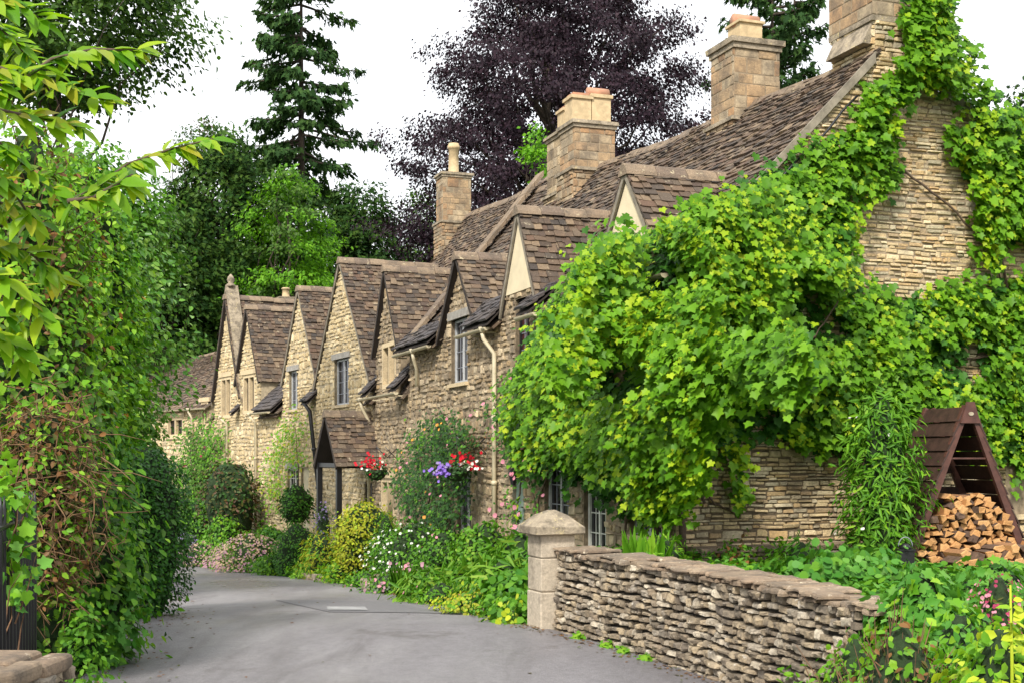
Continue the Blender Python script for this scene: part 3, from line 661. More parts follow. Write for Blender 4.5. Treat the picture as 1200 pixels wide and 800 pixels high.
# coping on the party wall
mb = MB(); n = 14
for i in range(n):
    f0, f1 = i/n, (i+1)/n-.004; q0 = F0.p(uE-.35, -.1+3.05*f0, 4.1+3.8*f0); q1 = F0.p(uE-.35, -.1+3.05*f1, 4.1+3.8*f1)
    o = Vector((0,0,rnd.uniform(.1,.13))); mb.prism([q0, q1, q1+o, q0+o], F0.u*.5)
mb.build('coping', M['ridge'], A)
for a, b_ in (((586,381),(550,387)), ((516,403),(474,411)), ((645,366),(622,371)), ((800,313),(757,325))):
    gutter(A, F0, F0.hit(*a)[0], F0.hit(*b_)[0], 3.93)
uP = F0.hit(581, 390)[0]
downpipe(A, F0, [(uP,-.24,3.85),(uP,-.22,3.75),(uP-.15,-.08,3.5),(uP-.15,-.08,-.3)])
uP = F0.hit(497, 410)[0]; downpipe(A, F0, [(uP,-.24,3.85),(uP,-.22,3.75),(uP+.2,-.1,3.55),(uP+.2,-.1,3.2)])
uP = F0.hit(612, 560)[0]

# ---- cottage B: lower eave, one stone dormer gable, tall roof behind, ochre chimney at its far end
B = thing('cottage', F0.p(uE,0,-1), 'cottage with a small gable over a stone window, under the tallest long roof', 'cottage', 'terraced stone cottages')
zeB = 3.1; vB = 3.4; u455, z455 = F0.hit(455, 318)
gB = [dict(u=u455, hw=1.15, spr=4.15, peak=z455)]
wB = dict(w1=H2(F0,(464,398),(448,456)), w2=H2(F0,(462,560),(447,618)), w3=H2(F0,(436,560),(428,615)))
walls(B, F0, uE+.01, 16, -1.6, zeB, gB, list(wB.values()))
window(B, F0, *wB['w1'], style='stone', lead=False, lintel=False, sill=False); window(B, F0, *wB['w2'], style='stone', lead=False, sill=False); window(B, F0, *wB['w3'], style='dark', lintel=False)
rB, s3B, TB = main_roof(B, F0, uE+.1, 22.4, zeB, 8.0, 8.45, vB, gB+[dict(u=18.6, hw=2.2, spr=2.9, peak=7.0)], e=(.15,.085), fall=(19.6,.32))
gable_roof(B, F0, gB[0], backlen(gB[0], zeB, 8.1, vB))
mb = MB(); masonry(mb, lambda a, z, d: F0.p(22.3+d, a, z), [(0,3),(6.8,3),(6.8,3.2),(3.4,7.3),(0,3.2)], h=(.1,.15), w=(.2,.4)); 
mb.mi = 1; mb.add([F0.p(22.25,0,2), F0.p(22.25,6.8,2), F0.p(22.25,3.4,7.3)], [(0,1,2)])
mb.build('end_wall', [M['facade'], M['mortar']], B)
mb = MB(); masonry(mb, lambda a, z, d: F0.p(uE-d, a, z), [(.3,3.8),(6.5,3.8),(3.4,7.9)], h=(.1,.15), w=(.2,.4)); mb.build('party_wall', [M['facade'], M['mortar']], B)
c5 = chimney(B, F0, 19.6, 3.1, .62, .8, F0.hit(525,262,3.1)[1]-1.3, F0.hit(525,210,3.1)[1], .13, [(0,0,.145,.85,'round')], neck=F0.hit(525,262,3.1)[1]-.15)
c5['label'] = 'ochre chimney with one round pot'
ug0, ug1 = F0.hit(480,462)[0], F0.hit(424,474)[0]
gutter(B, F0, ug0, min(ug1, 16.3), 3.12, v=-.3)
uP = F0.hit(437, 475)[0]; downpipe(B, F0, [(uP,-.3,3.05),(uP,-.26,2.9),(uP,-.1,2.6),(uP,-.1,-1.3)])
# slate-covered lean-to pieces between the gables
def slates(par, F, u0, u1, zlow, rise, v1=.9, mat='tile_dark'):
    T = math.hypot(v1, rise); mb = MB()
    tiles(mb, lambda a, t, d: F.p(a, -.3+t/T*v1-d*.5, zlow+t/T*rise+d*.85+.02), [(u0,0),(u1,0),(u1,T),(u0,T)], None, (.15,.13), (.2,.38), (.018,.04))
    mb.mi = 1; mb.prism([F.p(u0,-.28,zlow), F.p(u1,-.28,zlow), F.p(u1,v1-.3,zlow+rise), F.p(u0,v1-.3,zlow+rise)], (0,0,-.03))
    return mb.build('lean_roof', [M[mat], M['under']], par)
slates(A, F0, F0.hit(590,380)[0], F0.hit(558,380)[0], 3.98, .5, .5)
slates(A, F0, F0.hit(517,400)[0], F0.hit(475,400)[0], 3.98, .45, .5)
slates(A, F0, F0.hit(640,366)[0], F0.hit(624,366)[0], 3.98, .4, .5)
slates(B, F0, u455-1.75, u455-1.12, 3.18, 1.0, mat='tile_dark'); slates(B, F0, u455+1.12, 16.2, 3.18, 1.0)

# ---- cottage C: big full-height gable with a porch
C_ = thing('cottage', F1.p(0,0,-1.2), 'cottage with the largest pointed gable, a tiled porch at its foot', 'cottage', 'terraced stone cottages')
uc, zc = F1.hit(400, 308)
gC = [dict(u=uc, hw=2.28, spr=3.65, peak=zc, verge='verge', ov=.2)]
wC = dict(w1=H2(F1,(409,418),(392,475)), d=(F1.hit(391,487,-1.0)[0]-.2, F1.hit(391,487,-1.0)[0]+.65, -.95, 1.1))
walls(C_, F1, 0.0, 4.8, -1.9, 3.3, gC, list(wC.values()), 'facade_far', 'mortar_pale')
window(C_, F1, *wC['w1']); door(C_, F1, *wC['d'], M['door'])
gable_roof(C_, F1, gC[0], 4.5)
main_roof(C_, F1, 0.1, 4.8, 3.4, 6.6, 6.6, 3, gC)
# porch
e_ = bpy.data.objects.new('porch', None); COL.objects.link(e_); e_.parent = C_; ORG['porch'] = ORG[C_.name].copy(); ORG[e_.name] = ORG[C_.name].copy()
up_, zp_ = F1.hit(391, 487, -1.0)
upc = up_+.25; gp = dict(u=upc, hw=.8, spr=1.6, peak=zp_, ov=.2)
gable_roof(e_, F1, gp, .02, vf=-1.15, name='porch_roof')
mb = MB()
for sg in (-1, 1):
    fbox(mb, F1, upc+sg*.78-.06, upc+sg*.78+.06, -1.1, -.98, -1.6, 1.62)
    mb.build('post', M['black'], e_); mb = MB()
fbox(mb, F1, upc-.78, upc+.78, -1.08, -1.0, 1.5, 1.6); mb.build('beam', M['black'], e_)
# black downpipe leaning across the front
u0_, z0_ = F1.hit(364, 482, -.12); u1_, z1_ = F1.hit(380, 600, -.12)
downpipe(C_, F1, [(min(u0_,5.0)+.05,-.3,z0_+.25),(min(u0_,5.0),-.14,z0_),(u1_,-.14,z1_-.6)], 'black', .055, 'black downpipe, slightly aslant')

# ---- cottage D
D_ = thing('cottage', F2.p(0,0,-1.3), 'cottage with a narrow steep gable, between the largest gable and the pale mullioned gables', 'cottage', 'terraced stone cottages')
ud, zd = F2.hit(351, 340)
gD = [dict(u=ud, hw=1.55, spr=3.9, peak=zd, verge='verge')]
wD = dict(w1=H2(F2,(349,433),(339,480)), w2=H2(F2,(350,549),(337,582)), d=H2(F2,(362,548),(353,625)))
walls(D_, F2, .01, 3.3, -2.2, 3.1, gD, list(wD.values()), 'facade_far', 'mortar_pale')
window(D_, F2, *wD['w1']); window(D_, F2, *wD['w2'], style='pale'); door(D_, F2, *wD['d'], M['creampaint'])
main_roof(D_, F2, .05, 3.35, 3.1, 6.15, 6.1, 3, gD); gable_roof(D_, F2, gD[0], 3.2)
slates(D_, F2, -.15, .5, 3.2, .9)
# ---- cottage E: two mullioned gables
E_ = thing('cottage', F3.p(0,0,-1.5), 'pale cottage with two mullioned gables, the far one with a coped parapet and finial', 'cottage', 'terraced stone cottages')
ue, ze_ = F3.hit(292, 362); uf, zf_ = F3.hit(267, 345)
gE = [dict(u=ue, hw=1.15, spr=4.1, peak=ze_), dict(u=uf, hw=1.45, spr=3.7, peak=zf_)]
wE = dict(w1=H2(F3,(299,437),(285,485)), w2=H2(F3,(271,440),(259,490)), d=H2(F3,(273,538),(262,600)))
walls(E_, F3, .01, 7.0, -2.6, 3.0, gE, list(wE.values()), 'facade_far', 'mortar_pale')
window(E_, F3, *wE['w1'], style='stone', lead=False, sill=False); window(E_, F3, *wE['w2'], style='stone', lead=False, sill=False); window(E_, F3, *wE['d'], style='stone', lead=False, sill=False)
main_roof(E_, F3, 0, 7.0, 3.0, 6.1, 6.3, 3, gE); gable_roof(E_, F3, gE[0], 3.1); gable_roof(E_, F3, dict(gE[1], peak=gE[1]['peak']-.15), 3.2)
mb = MB()
for sg in (-1, 1):
    q0 = F3.p(uf+sg*1.6, -.08, 3.4); q1 = F3.p(uf, -.08, zf_+.12); n = 8
    for i in range(n):
        a = q0.lerp(q1, i/n); b_ = q0.lerp(q1, (i+1)/n-.004); mb.prism([a, b_, b_+Vector((0,0,.2)), a+Vector((0,0,.2))], F3.v*.42)
mb.build('gable_coping', M['capstone'], E_)
mb = MB(); q = F3.p(uf, .1, zf_+.25); mb.lathe(q, [(.14,0),(.14,.08),(.08,.12),(.13,.22),(.1,.32),(.02,.42)], 8); mb.build('finial', M['capstone'], E_)
slates(E_, F3, 0, ue-1.15, 3.1, .85); slates(E_, F3, ue+1.1, uf-1.4, 3.1, .85)
for x, y0 in ((303, 488), (269, 496)):
    uP = F3.hit(x, y0)[0]; downpipe(E_, F3, [(uP,-.3,3.0),(uP,-.1,2.8),(uP,-.1,-2)])
gutter(E_, F3, 0.1, ue-1.15, 3.08, v=-.34)
u_, z_ = F2.hit(335, 352, 4.2)
c6 = chimney(D_, F2, u_, 4.2, .7, .6, z_-1.2, z_+.1, .12, [(0,0,.15,.4,'round')]); c6['label'] = 'low chimney with one buff pot showing over the roofs'
# ---- far house F
Fh = thing('cottage', F4.p(0,0,-1.9), 'farthest cottage, long low roof end-on beyond the pale gables, half behind the hedge', 'cottage', 'terraced stone cottages')
wF = dict(w1=H2(F4,(215,488),(196,512)), w2=H2(F4,(244,470),(236,500)), w3=H2(F4,(215,540),(196,565)))
walls(Fh, F4, .01, 12, -2.8, 3.5, [], list(wF.values()), 'facade_far', 'mortar_pale')
for k in wF: window(Fh, F4, *wF[k], style='stone', lead=False)
main_roof(Fh, F4, 0, 12, 3.5, 6.5, 5.6, 3.2, [], sag=.15)
gutter(Fh, F4, 0, 12, 3.42)
uP = F4.hit(228, 475)[0]; downpipe(Fh, F4, [(uP,-.24,3.35),(uP,-.1,3.1),(uP,-.1,-2)])

# ---------------------------------------------------------------- dry stone wall, pier, log store, railings
WP = [(.42,12.86),(.95,11.55),(1.52,10.05),(1.9,8.85),(2.1,8.0)]
def catmull(P, n):
    P = [Vector((p[0], p[1], 0)) for p in P]; P = [P[0]*2-P[1]]+P+[P[-1]*2-P[-2]]; o = []
    for i in range(1, len(P)-2):
        for k in range(n):
            t_ = k/n; a, b_, c, d = P[i-1:i+3]; o.append(.5*((2*b_)+(-a+c)*t_+(2*a-5*b_+4*c-d)*t_*t_+(-a+3*b_-3*c+d)*t_**3))
    o.append(P[-2]); return o
WL = catmull(WP, 16); wlen = [0]
for a, b_ in zip(WL, WL[1:]): wlen.append(wlen[-1]+(b_-a).length)
def wpt(a):
    a = min(max(a, 0), wlen[-1]-1e-4); i = int(np.searchsorted(wlen, a, 'right'))-1; f = (a-wlen[i])/(wlen[i+1]-wlen[i])
    tg = (WL[i+1]-WL[i]).normalized(); return WL[i].lerp(WL[i+1], f), tg, Vector((tg.y, -tg.x, 0))
def w3(a, z, d, side=1):
    p, tg, n = wpt(a); q = p+n*(d-.05*z) if side > 0 else p-n*(.36+d-.04*z); return Vector((q.x, q.y, z))
WT = wlen[-1]
W_ = thing('dry_stone_wall', (wpt(0)[0].x, wpt(0)[0].y, 0), 'low dry stone garden wall curving along the road from the capped pier', 'wall')
mb = MB(); masonry(mb, lambda a, z, d: w3(a, z, d), [(0,-.15),(WT,-.15),(WT,.78),(0,.78)], (), (.035,.08), (.06,.19), relief=(.022,.062), gap=.003, jit=.5, hj=.3, back=-.03, wob=.01, rounded=True, backplane=False)
masonry(mb, lambda a, z, d: w3(a, z, d, -1), [(0,.2),(WT,.2),(WT,.78),(0,.78)], (), (.06,.1), (.12,.3), relief=(.01,.05), backplane=False)
mb.mi = 1
N = 60
for i in range(N):
    a0, a1 = WT*i/N, WT*(i+1)/N
    mb.add([w3(a0,-.2,-.06), w3(a1,-.2,-.06), w3(a1,.77,-.06), w3(a0,.77,-.06)], [(0,1,2,3)]); mb.add([w3(a0,.1,-.03,-1), w3(a1,.1,-.03,-1), w3(a1,.77,-.03,-1), w3(a0,.77,-.03,-1)], [(0,1,2,3)])
    mb.add([w3(a0,.77,-.05), w3(a1,.77,-.05), w3(a1,.77,-.03,-1), w3(a0,.77,-.03,-1)], [(0,1,2,3)])
mb.mi = 0
def endf(a, z, d): p = w3(WT, z, -.36+a); tg = wpt(WT-.01)[1]; return p+tg*d
masonry(mb, endf, [(0,0),(.36,0),(.36,.78),(0,.78)], (), (.05,.09), (.08,.25), relief=(.02,.06), rounded=True)
mb.build('wall_face', [M['drystone'], M['gapdark']], W_)
mb = MB()
for lay, (z0, th) in enumerate(((.775,(.02,.045)), (.812,(.012,.035)))):
    a = -.02
    while a < WT+.03:
        w_ = rnd.uniform(.1, .38); nacross = rnd.choice([1,2,2]); cuts = [-.4, -.4+rnd.uniform(.13,.28), .03] if nacross == 2 else [-.4, .02]
        for c0_, c1_ in zip(cuts, cuts[1:]):
            out_ = c1_+rnd.uniform(-.02,.045) if c1_ > 0 else c1_-.008; in_ = c0_+rnd.uniform(-.02,.02) if c0_ < -.4 else c0_
            if lay and rnd.random() < .22: continue
            m_ = 7; pts = []
            for j in range(m_): pts.append((a+w_*j/(m_-1)*.97, out_+rnd.uniform(-.022,.018)))
            for j in range(m_): pts.append((a+w_*(1-j/(m_-1))*.97, in_+rnd.uniform(-.015,.015)))
            th_ = rnd.uniform(*th); zb = z0+rnd.uniform(0,.008); ti = rnd.uniform(-.03,.03); tj = rnd.uniform(-.04,.02)
            ca = a+w_/2; cd = (out_+in_)/2; n = len(pts)
            def P3(a_, d_, z_): 
                p, tg, nn = wpt(a_); ex = a_-min(max(a_,0),WT); q = p+tg*ex+nn*(d_-.04); return Vector((q.x, q.y, z_+ti*(a_-ca)+tj*(d_-cd)+.006*sin(a_*23+d_*31)))
            lo = [P3(*p, zb) for p in pts]; mi_ = [P3(p[0], p[1], zb+th_*.55) for p in pts]; hi = [P3(ca+(p[0]-ca)*.93, cd+(p[1]-cd)*.9, zb+th_) for p in pts]
            mb.add(lo+mi_+hi, [tuple(range(n))[::-1], tuple(range(2*n,3*n))]+[(k*n+i,k*n+(i+1)%n,(k+1)*n+(i+1)%n,(k+1)*n+i) for k in (0,1) for i in range(n)])
        a += w_
mb.build('coping', M['coping'], W_)

# pier with a pyramidal cap
pc = Vector((.4, 13.1, 0)); tg = Vector((.35,-.937,0)).normalized(); nn = Vector((tg.y,-tg.x,0)); up = Vector((0,0,1)); AX = (tg, nn, up)
pr = thing('gate_pier', pc, 'pale stone pier with a weathered pyramid cap at the end of the dry stone wall', 'gate pier')
mb = MB(); z = -.12
for h_, s_ in ((.5,.38),(.34,.37),(.24,.375)):
    mb.box(pc+up*(z+h_/2), (s_, s_, h_-.008), AX, .012); z += h_
mb.box(pc+up*.4, (.34,.34,.98), AX); pm = mb.build('shaft', M['pillar'], pr)
bv = pm.modifiers.new('bevel', 'BEVEL'); bv.width = .012; bv.segments = 2
mb = MB(); c = pc+up*.96; s_ = .285
def ring(s, z): return [pc+tg*(s*a)+nn*(s*b_)+up*(z+rnd.uniform(-.006,.006)) for a, b_ in ((-1,-1),(1,-1),(1,1),(-1,1))]
vs = ring(.25,.955)+ring(.265,.97)+ring(.265,1.035)+ring(.23,1.065)+ring(.13,1.145)+ring(.03,1.2)
mb.add(vs, [(0,1,2,3)[::-1],(20,21,22,23)]+[(k*4+i,k*4+(i+1)%4,(k+1)*4+(i+1)%4,(k+1)*4+i) for k in range(5) for i in range(4)])
cp = mb.build('cap', M['capstone'], pr)
# ledge at the foot of the gable
G_l = thing('stone_ledge', G.p(.3,-.4,.5), 'low ledge of flat stones at the foot of the vine-grown gable wall', 'ledge')
mb = MB(); masonry(mb, lambda a, z, d: G.p(a, -.42-d, z), [(.1,.2),(2.3,.2),(2.3,.62),(.1,.62)], (), (.05,.09), (.12,.3), relief=(.01,.05), rounded=True); mb.build('ledge_face', [M['drystone'], M['gapdark']], G_l)
mb = MB(); a = .05
while a < 2.3:
    w_ = rnd.uniform(.25,.5); mb.box(G.p(a+w_/2, -.25, .64+rnd.uniform(-.008,.008)), (w_-.015, .5+rnd.uniform(-.05,.05), .05), (G.u, G.v, up), .05); a += w_
mb.build('coping', M['coping'], G_l)
# kerb stones by the flower bed
mb = MB()
for y0, y1 in ((14.3,18.2),(21.3,22.4),(25.5,26.6)):
    y = y0
    while y < y1:
        l_ = rnd.uniform(.3,.7); x = edge_x(R_EDGE, y+l_/2); dx = edge_x(R_EDGE, y+l_)-edge_x(R_EDGE, y); t_ = Vector((dx, l_, 0)).normalized()
        mb.box((x+.12+rnd.uniform(-.03,.03), y+l_/2, road_z(y)+.04), (l_*.95, rnd.uniform(.14,.22), rnd.uniform(.12,.2)), (t_, Vector((t_.y,-t_.x,0)), up), .12); y += l_
kb = mb.build('kerb', M['capstone']); tag(kb, kind='structure'); bv = kb.modifiers.new('bevel','BEVEL'); bv.width = .02; bv.segments = 2

# log store
lo = Vector((5.4, 15.15, .42)); ax_b = Vector((-.22,.975,0)).normalized(); ax_r = Vector((.975,.22,0)).normalized()
LS = thing('log_store', lo, 'tall A-shaped dark wooden log store against the gable wall, stacked with split logs', 'log store')
HW, HT, DP = .82, 1.92, .85
def lp(x, d, z): return lo+ax_r*x+ax_b*d+up*z
def beam(mb, a, b_, w_, t_, side):
    a, b_ = Vector(a), Vector(b_); d = (b_-a).normalized(); s_ = side; n = d.cross(s_).normalized(); mb.box((a+b_)/2, ((b_-a).length, w_, t_), (d, n, s_))
for sg in (-1, 1):
    for dpt in (0, DP):
        mb = MB(); beam(mb, lp(sg*HW, dpt, -.05), lp(sg*.03, dpt, HT), .085, .05, ax_b); mb.build('post', M['logwoodfront'], LS)
    mb = MB(); n = 11; sl_ = math.hypot(HW, HT)
    for i in range(n):
        f0, f1 = i/n, (i+1)/n-.004; pa = lambda f, dd: (lambda q: q)(lp(sg*(HW*(1-f)+.05+.035*(1-(f*n)%1)), dd, HT*f+.0))
        q0, q1 = lp(sg*(HW*(1-f0)+.075), -.03, HT*f0), lp(sg*(HW*(1-f1)+.05), -.03, HT*f1)
        mb.prism([q0, q1, q1-ax_r*sg*.02, q0-ax_r*sg*.02], ax_b*(DP+.1))
    mb.build('side_panel', M['logwood'], LS)
mb = MB()
for i in range(10):
    z0_, z1_ = HT*i/12, HT*(i+1)/12-.01
    if i == 6: continue
    h0, h1 = HW*(1-z0_/HT), HW*(1-z1_/HT); mb.prism([lp(-h0,DP-.02,z0_), lp(h0,DP-.02,z0_), lp(h1,DP-.02,z1_), lp(-h1,DP-.02,z1_)], ax_b*.02)
mb.build('back_panel', M['logwood'], LS)
mb = MB(); mb.prism([lp(-.13,-.03,HT-.2), lp(.13,-.03,HT-.2), lp(.05,-.03,HT+.05), lp(-.05,-.03,HT+.05)], -ax_b*.025); cpl = mb.build('cap_plate', M['logwoodfront'], LS)
mb = MB(); mb.prism([lp(.035*cos(k*pi/8), -.058, HT-.09+.022*sin(k*pi/8)) for k in range(16)], -ax_b*.006); mb.build('plaque', M['brass'], cpl)
mb = MB(); mb.box(lp(0,.15,HT*.68), (HW*.6,.3,.02), (ax_r, ax_b, up)); mb.build('shelf', M['logwoodfront'], LS)
# split logs
lm, t, b = nodes('split_wood'); c = ramp(t, island(t), [(.33,.14,.045),(.46,.23,.08),(.55,.31,.13),(.26,.13,.06),(.4,.18,.055)]); c = mixc(t, .5, c, ramp(t, noise(t, 45, 6, .7), [(.45,.4,.35,.3),(1.1,1.1,1.05,.6)]), 'MULTIPLY')
t.links.new(c, b.inputs['Base Color']); b.inputs['Roughness'].default_value = .85; bump(t, b, noise(t, 70, 4), .6, .01)
M['split'] = lm; M['bark2'] = plain('log_bark', (.1,.06,.04), .95, var=.5, scale=25, bs=.8)
nlog = 0; z = .04; k = 0
def add_log(x, d, z, w_, h_, L_, tilt):
    global nlog
    kind = rnd.random(); n = rnd.choice([3,4,4,5]); th0 = rnd.uniform(0, 6.28); pts = []
    for i in range(n):
        a = th0+2*pi*i/n+rnd.uniform(-.35,.35); pts.append((cos(a)*w_*.56, sin(a)*h_*.62))
    yaw = rnd.uniform(-.25,.25); dirv = (ax_b+ax_r*yaw+up*tilt).normalized(); c = lp(x, d, z)
    fr = [c+ax_r*p[0]+up*p[1] for p in pts]; ins = [c-dirv*rnd.uniform(.004,.02)+ax_r*p[0]*.8+up*p[1]*.8 for p in pts]; bk = [q+dirv*L_ for q in fr]
    mb = MB(); vs = fr+ins+bk; mb.add(vs, [tuple(range(n,2*n))]+[(i,(i+1)%n,n+(i+1)%n,n+i) for i in range(n)])
    for i in range(n):
        mb.mi = 1 if i == 0 or kind > .75 else 0; mb.add([fr[i],fr[(i+1)%n],bk[(i+1)%n],bk[i]], [(0,1,2,3)])
    mb.mi = 0; mb.add(bk, [tuple(range(n))])
    o = mb.build('firewood_log', [M['split'] if rnd.random() < .9 else M['bark2'], M['bark2']], None, c)
    tag(o, 'split firewood log in the pile filling the A-shaped log store', 'log', 'split logs in the log store'); nlog += 1
while z < .86:
    hw_ = HW*(1-z/HT)-.04
    if z > .68: hw_ *= .7
    x = -hw_+rnd.uniform(0,.03)
    while x < hw_:
        w_ = rnd.uniform(.075,.16); add_log(x+w_/2, -.02+rnd.uniform(-.07,.06), z+rnd.uniform(-.02,.02)-.05*abs(x)/HW*(z > .5), w_, rnd.uniform(.06,.105), rnd.uniform(.3,.38), rnd.uniform(-.08,.05)); x += w_*.92
    z += .073
z = .0
for zz_, xa, xb in ((.02,-.5,.95),(.1,-.42,.9),(.18,-.3,.85),(.26,.15,.8)):
    x = xa
    while x < xb: w_ = rnd.uniform(.1,.17); add_log(x+w_/2, -.34+rnd.uniform(-.08,.06), zz_+rnd.uniform(-.02,.02), w_, rnd.uniform(.08,.11), .3, 0); x += w_
# lantern-like black tin with wire handle
lc = Vector((4.18, 13.6, .42)); LT = thing('lantern', lc, 'small black metal lantern with a wire handle in front of the log store', 'lantern')
mb = MB(); mb.box(lc+up*.16, (.15,.15,.32)); mb.box(lc+up*.335, (.17,.17,.02)); mb.box(lc+up*.01, (.17,.17,.02)); mb.lathe(lc+up*.345, [(.07,0),(.04,.05),(.02,.06)], 8); mb.build('body', M['black'], LT)
mb = MB(); mb.tube([lc+Vector((.075*cos(a), 0, .37+.1*sin(a))) for a in [pi*i/10 for i in range(11)]], .006, 6); mb.build('handle', M['lead'], LT)

# left side: stub of wall and railings
SW = thing('stone_wall', (-2.7,5.8,0), 'end of a low rough stone wall at the bottom left corner, before the railings', 'wall')
mb = MB(); C0 = Vector((-2.75, 5.75, 0))
mb2 = MB(); stone_box(mb, C0, Vector((1,0,0)), Vector((0,1,0)), 1.2, .72, -.1, .76, h=(.08,.15), w=(.15,.35), relief=(.02,.07), jit=.4, rounded=True)
mb.build('wall_face', [M['drystone'], M['gapdark']], SW)
mb = MB()
x = -3.35
while x < -2.1:
    w_ = min(rnd.uniform(.14,.3), -2.12-x+.04)
    for y0_, y1_ in ((5.36,5.7),(5.71,6.12)): mb.box((x+w_/2, (y0_+y1_)/2, .79+rnd.uniform(-.02,.02)), (w_-.012,y1_-y0_,.08), None, .12)
    x += w_
cs = mb.build('coping', M['coping'], SW); bv = cs.modifiers.new('bevel','BEVEL'); bv.width = .03; bv.segments = 3
RA = thing('railings', (-2.95,7.3,.3), 'black iron railings half swallowed by the left hedge', 'railings'); n = 16
mb = MB()
for zz_ in (.45,1.35): mb.tube([(-2.62,6.2,zz_),(-3.13,8.4,zz_)], .016, 6)
mb.build('rail', M['black'], RA)
for i in range(19):
    f = i/18; p = Vector((-2.62-.51*f, 6.2+2.2*f, 0)); mb = MB(); mb.tube([p+up*.2, p+up*1.45, p+up*1.52], [.011,.011,.003], 6); mb.build('bar', M['black'], RA)

# ---------------------------------------------------------------- trees and plants
fl('beige', (.5,.38,.27)); L['hedge_dark'] = leaf('clipped_hedge_leaf', [(.018,.085,.01),(.03,.125,.014),(.05,.17,.02)], .2, .4, .35); M['straw'] = plain('straw_twig', (.15,.085,.038), .9, var=.5, scale=20)
def pt(x, Y, z=None): X = (x-600)*Y/1500; return Vector((X, Y, ground_z(X, Y) if z is None else z))
def zz(y, Y): return EYE+(535-y)*Y/1500
def sample_prof(prof, n, shell=.55):
    zs = np.array([p[0] for p in prof]); rs = np.array([p[1] for p in prof]); o = []
    Z = np.linspace(zs[0], zs[-1], 200); Rr = np.interp(Z, zs, rs); wgt = Rr+.15*Rr.max(); wgt /= wgt.sum()
    z = RS.choice(Z, n, p=wgt)+RS.uniform(-.5,.5,n)*(Z[1]-Z[0]); r = np.interp(z, zs, rs); a = RS.uniform(0, 2*pi, n)
    k = (shell+(1-shell)*RS.uniform(0,1,n)**.7); k = np.where(RS.uniform(0,1,n) < .15, RS.uniform(0,1,n), k)
    lump = 1+.17*np.sin(a*3+z*1.9)+.12*np.sin(a*5-z*3.3)+RS.uniform(-.16,.1,n)
    return np.stack([r*k*lump*np.cos(a), r*k*lump*np.sin(a), z], 1)
def leaves_at(lb, cs, c0, per, sig, size, shape, droop=.4, mi=0, up_=.45, flat=1.0):
    cs = np.asarray(cs); n = len(cs)*per; ci = np.repeat(cs, per, 0); off = RS.randn(n, 3)*np.array([sig, sig, sig*flat]); P = ci+off
    outw = ci-np.array(c0)[None]*np.array([1,1,0])-np.array([0,0,1])*ci[:, 2:3]*1.0; outw = nrmz(outw)
    N_ = outw*.55+np.array([0,0,up_])+unit(n)*.55; T_ = outw*.5+unit(n)*.7-np.array([0,0,droop])
    lb.add(shape, P, N_, T_, RS.uniform(size*.65, size*1.3, n), mi)
def tree(name, label, cat, c, prof, nclump, per, sig, size, mats, shape='diamond', trunk_r=.25, droop=.3, shell=.55, group=None, nbranch=50, mi=None, bark='bark', up_=.45, lean=(0,0), squash=1., flat=.8):
    """prof: (height above the base, radius) of the crown"""
    c = Vector(c); T = thing(name, c, label, cat, group)
    cs = sample_prof(prof, nclump, shell); cs[:,1] *= squash; top = prof[-1][0]
    cs[:,0] += lean[0]*cs[:,2]/top; cs += np.array(c[:])
    lb = LB(); ml = mats if isinstance(mats, list) else [mats]
    if len(ml) > 1:
        sel = RS.uniform(0,1,len(cs)) < (mi if mi else .3)
        leaves_at(lb, cs[~sel], c, per, sig, size, shape, droop, 0, up_, flat)
        if sel.any(): leaves_at(lb, cs[sel], c, per, sig, size, shape, droop, 1, up_, flat)
    else: leaves_at(lb, cs, c, per, sig, size, shape, droop, 0, up_, flat)
    lb.build('crown', ml, T)
    mb = MB(); tp = top*.93; K = 8; path = [c+Vector((lean[0]*k/K+rnd.uniform(-.1,.1)*trunk_r*3*(k > 0), 0, -.3+tp*k/K)) for k in range(K+1)]
    mb.tube(path, [trunk_r*(1-.9*k/K) for k in range(K+1)], 9)
    for q in cs[RS.permutation(len(cs))[:nbranch]]:
        q = Vector(q); h = (q.z-c.z)*rnd.uniform(.55,.8); s = c+Vector((lean[0]*h/top, 0, h)); m_ = s.lerp(q, .5)+Vector((0,0,.12*(q-s).length)); r0 = trunk_r*.3
        w1, w2 = (Vector((rnd.uniform(-1,1), rnd.uniform(-1,1), rnd.uniform(-.5,.5)))*.09*(q-s).length for _ in range(2)); mb.tube([s, s.lerp(m_,.5)+w1, m_+w2, m_.lerp(q,.5)+w1*.6, q], [r0, r0*.75, r0*.5, r0*.3, r0*.12], 5, False)
    mb.build('trunk', M[bark], T); return T

# copper beech behind the roofs
Yb = 50; cb = pt(655, Yb, -2)
tree('beech_tree', 'huge dark purple copper beech rising behind the roofs', 'tree', cb, [(10,4.6),(12,6.0),(14,6.3),(16,6.2),(18,5.5),(20,4.4),(21.6,3.3),(23,1.4)], 1150, 130, .3, .13, L['beech'], 'diamond', .5, .9, .45, nbranch=80, lean=(.3,0), up_=.3, flat=.6)
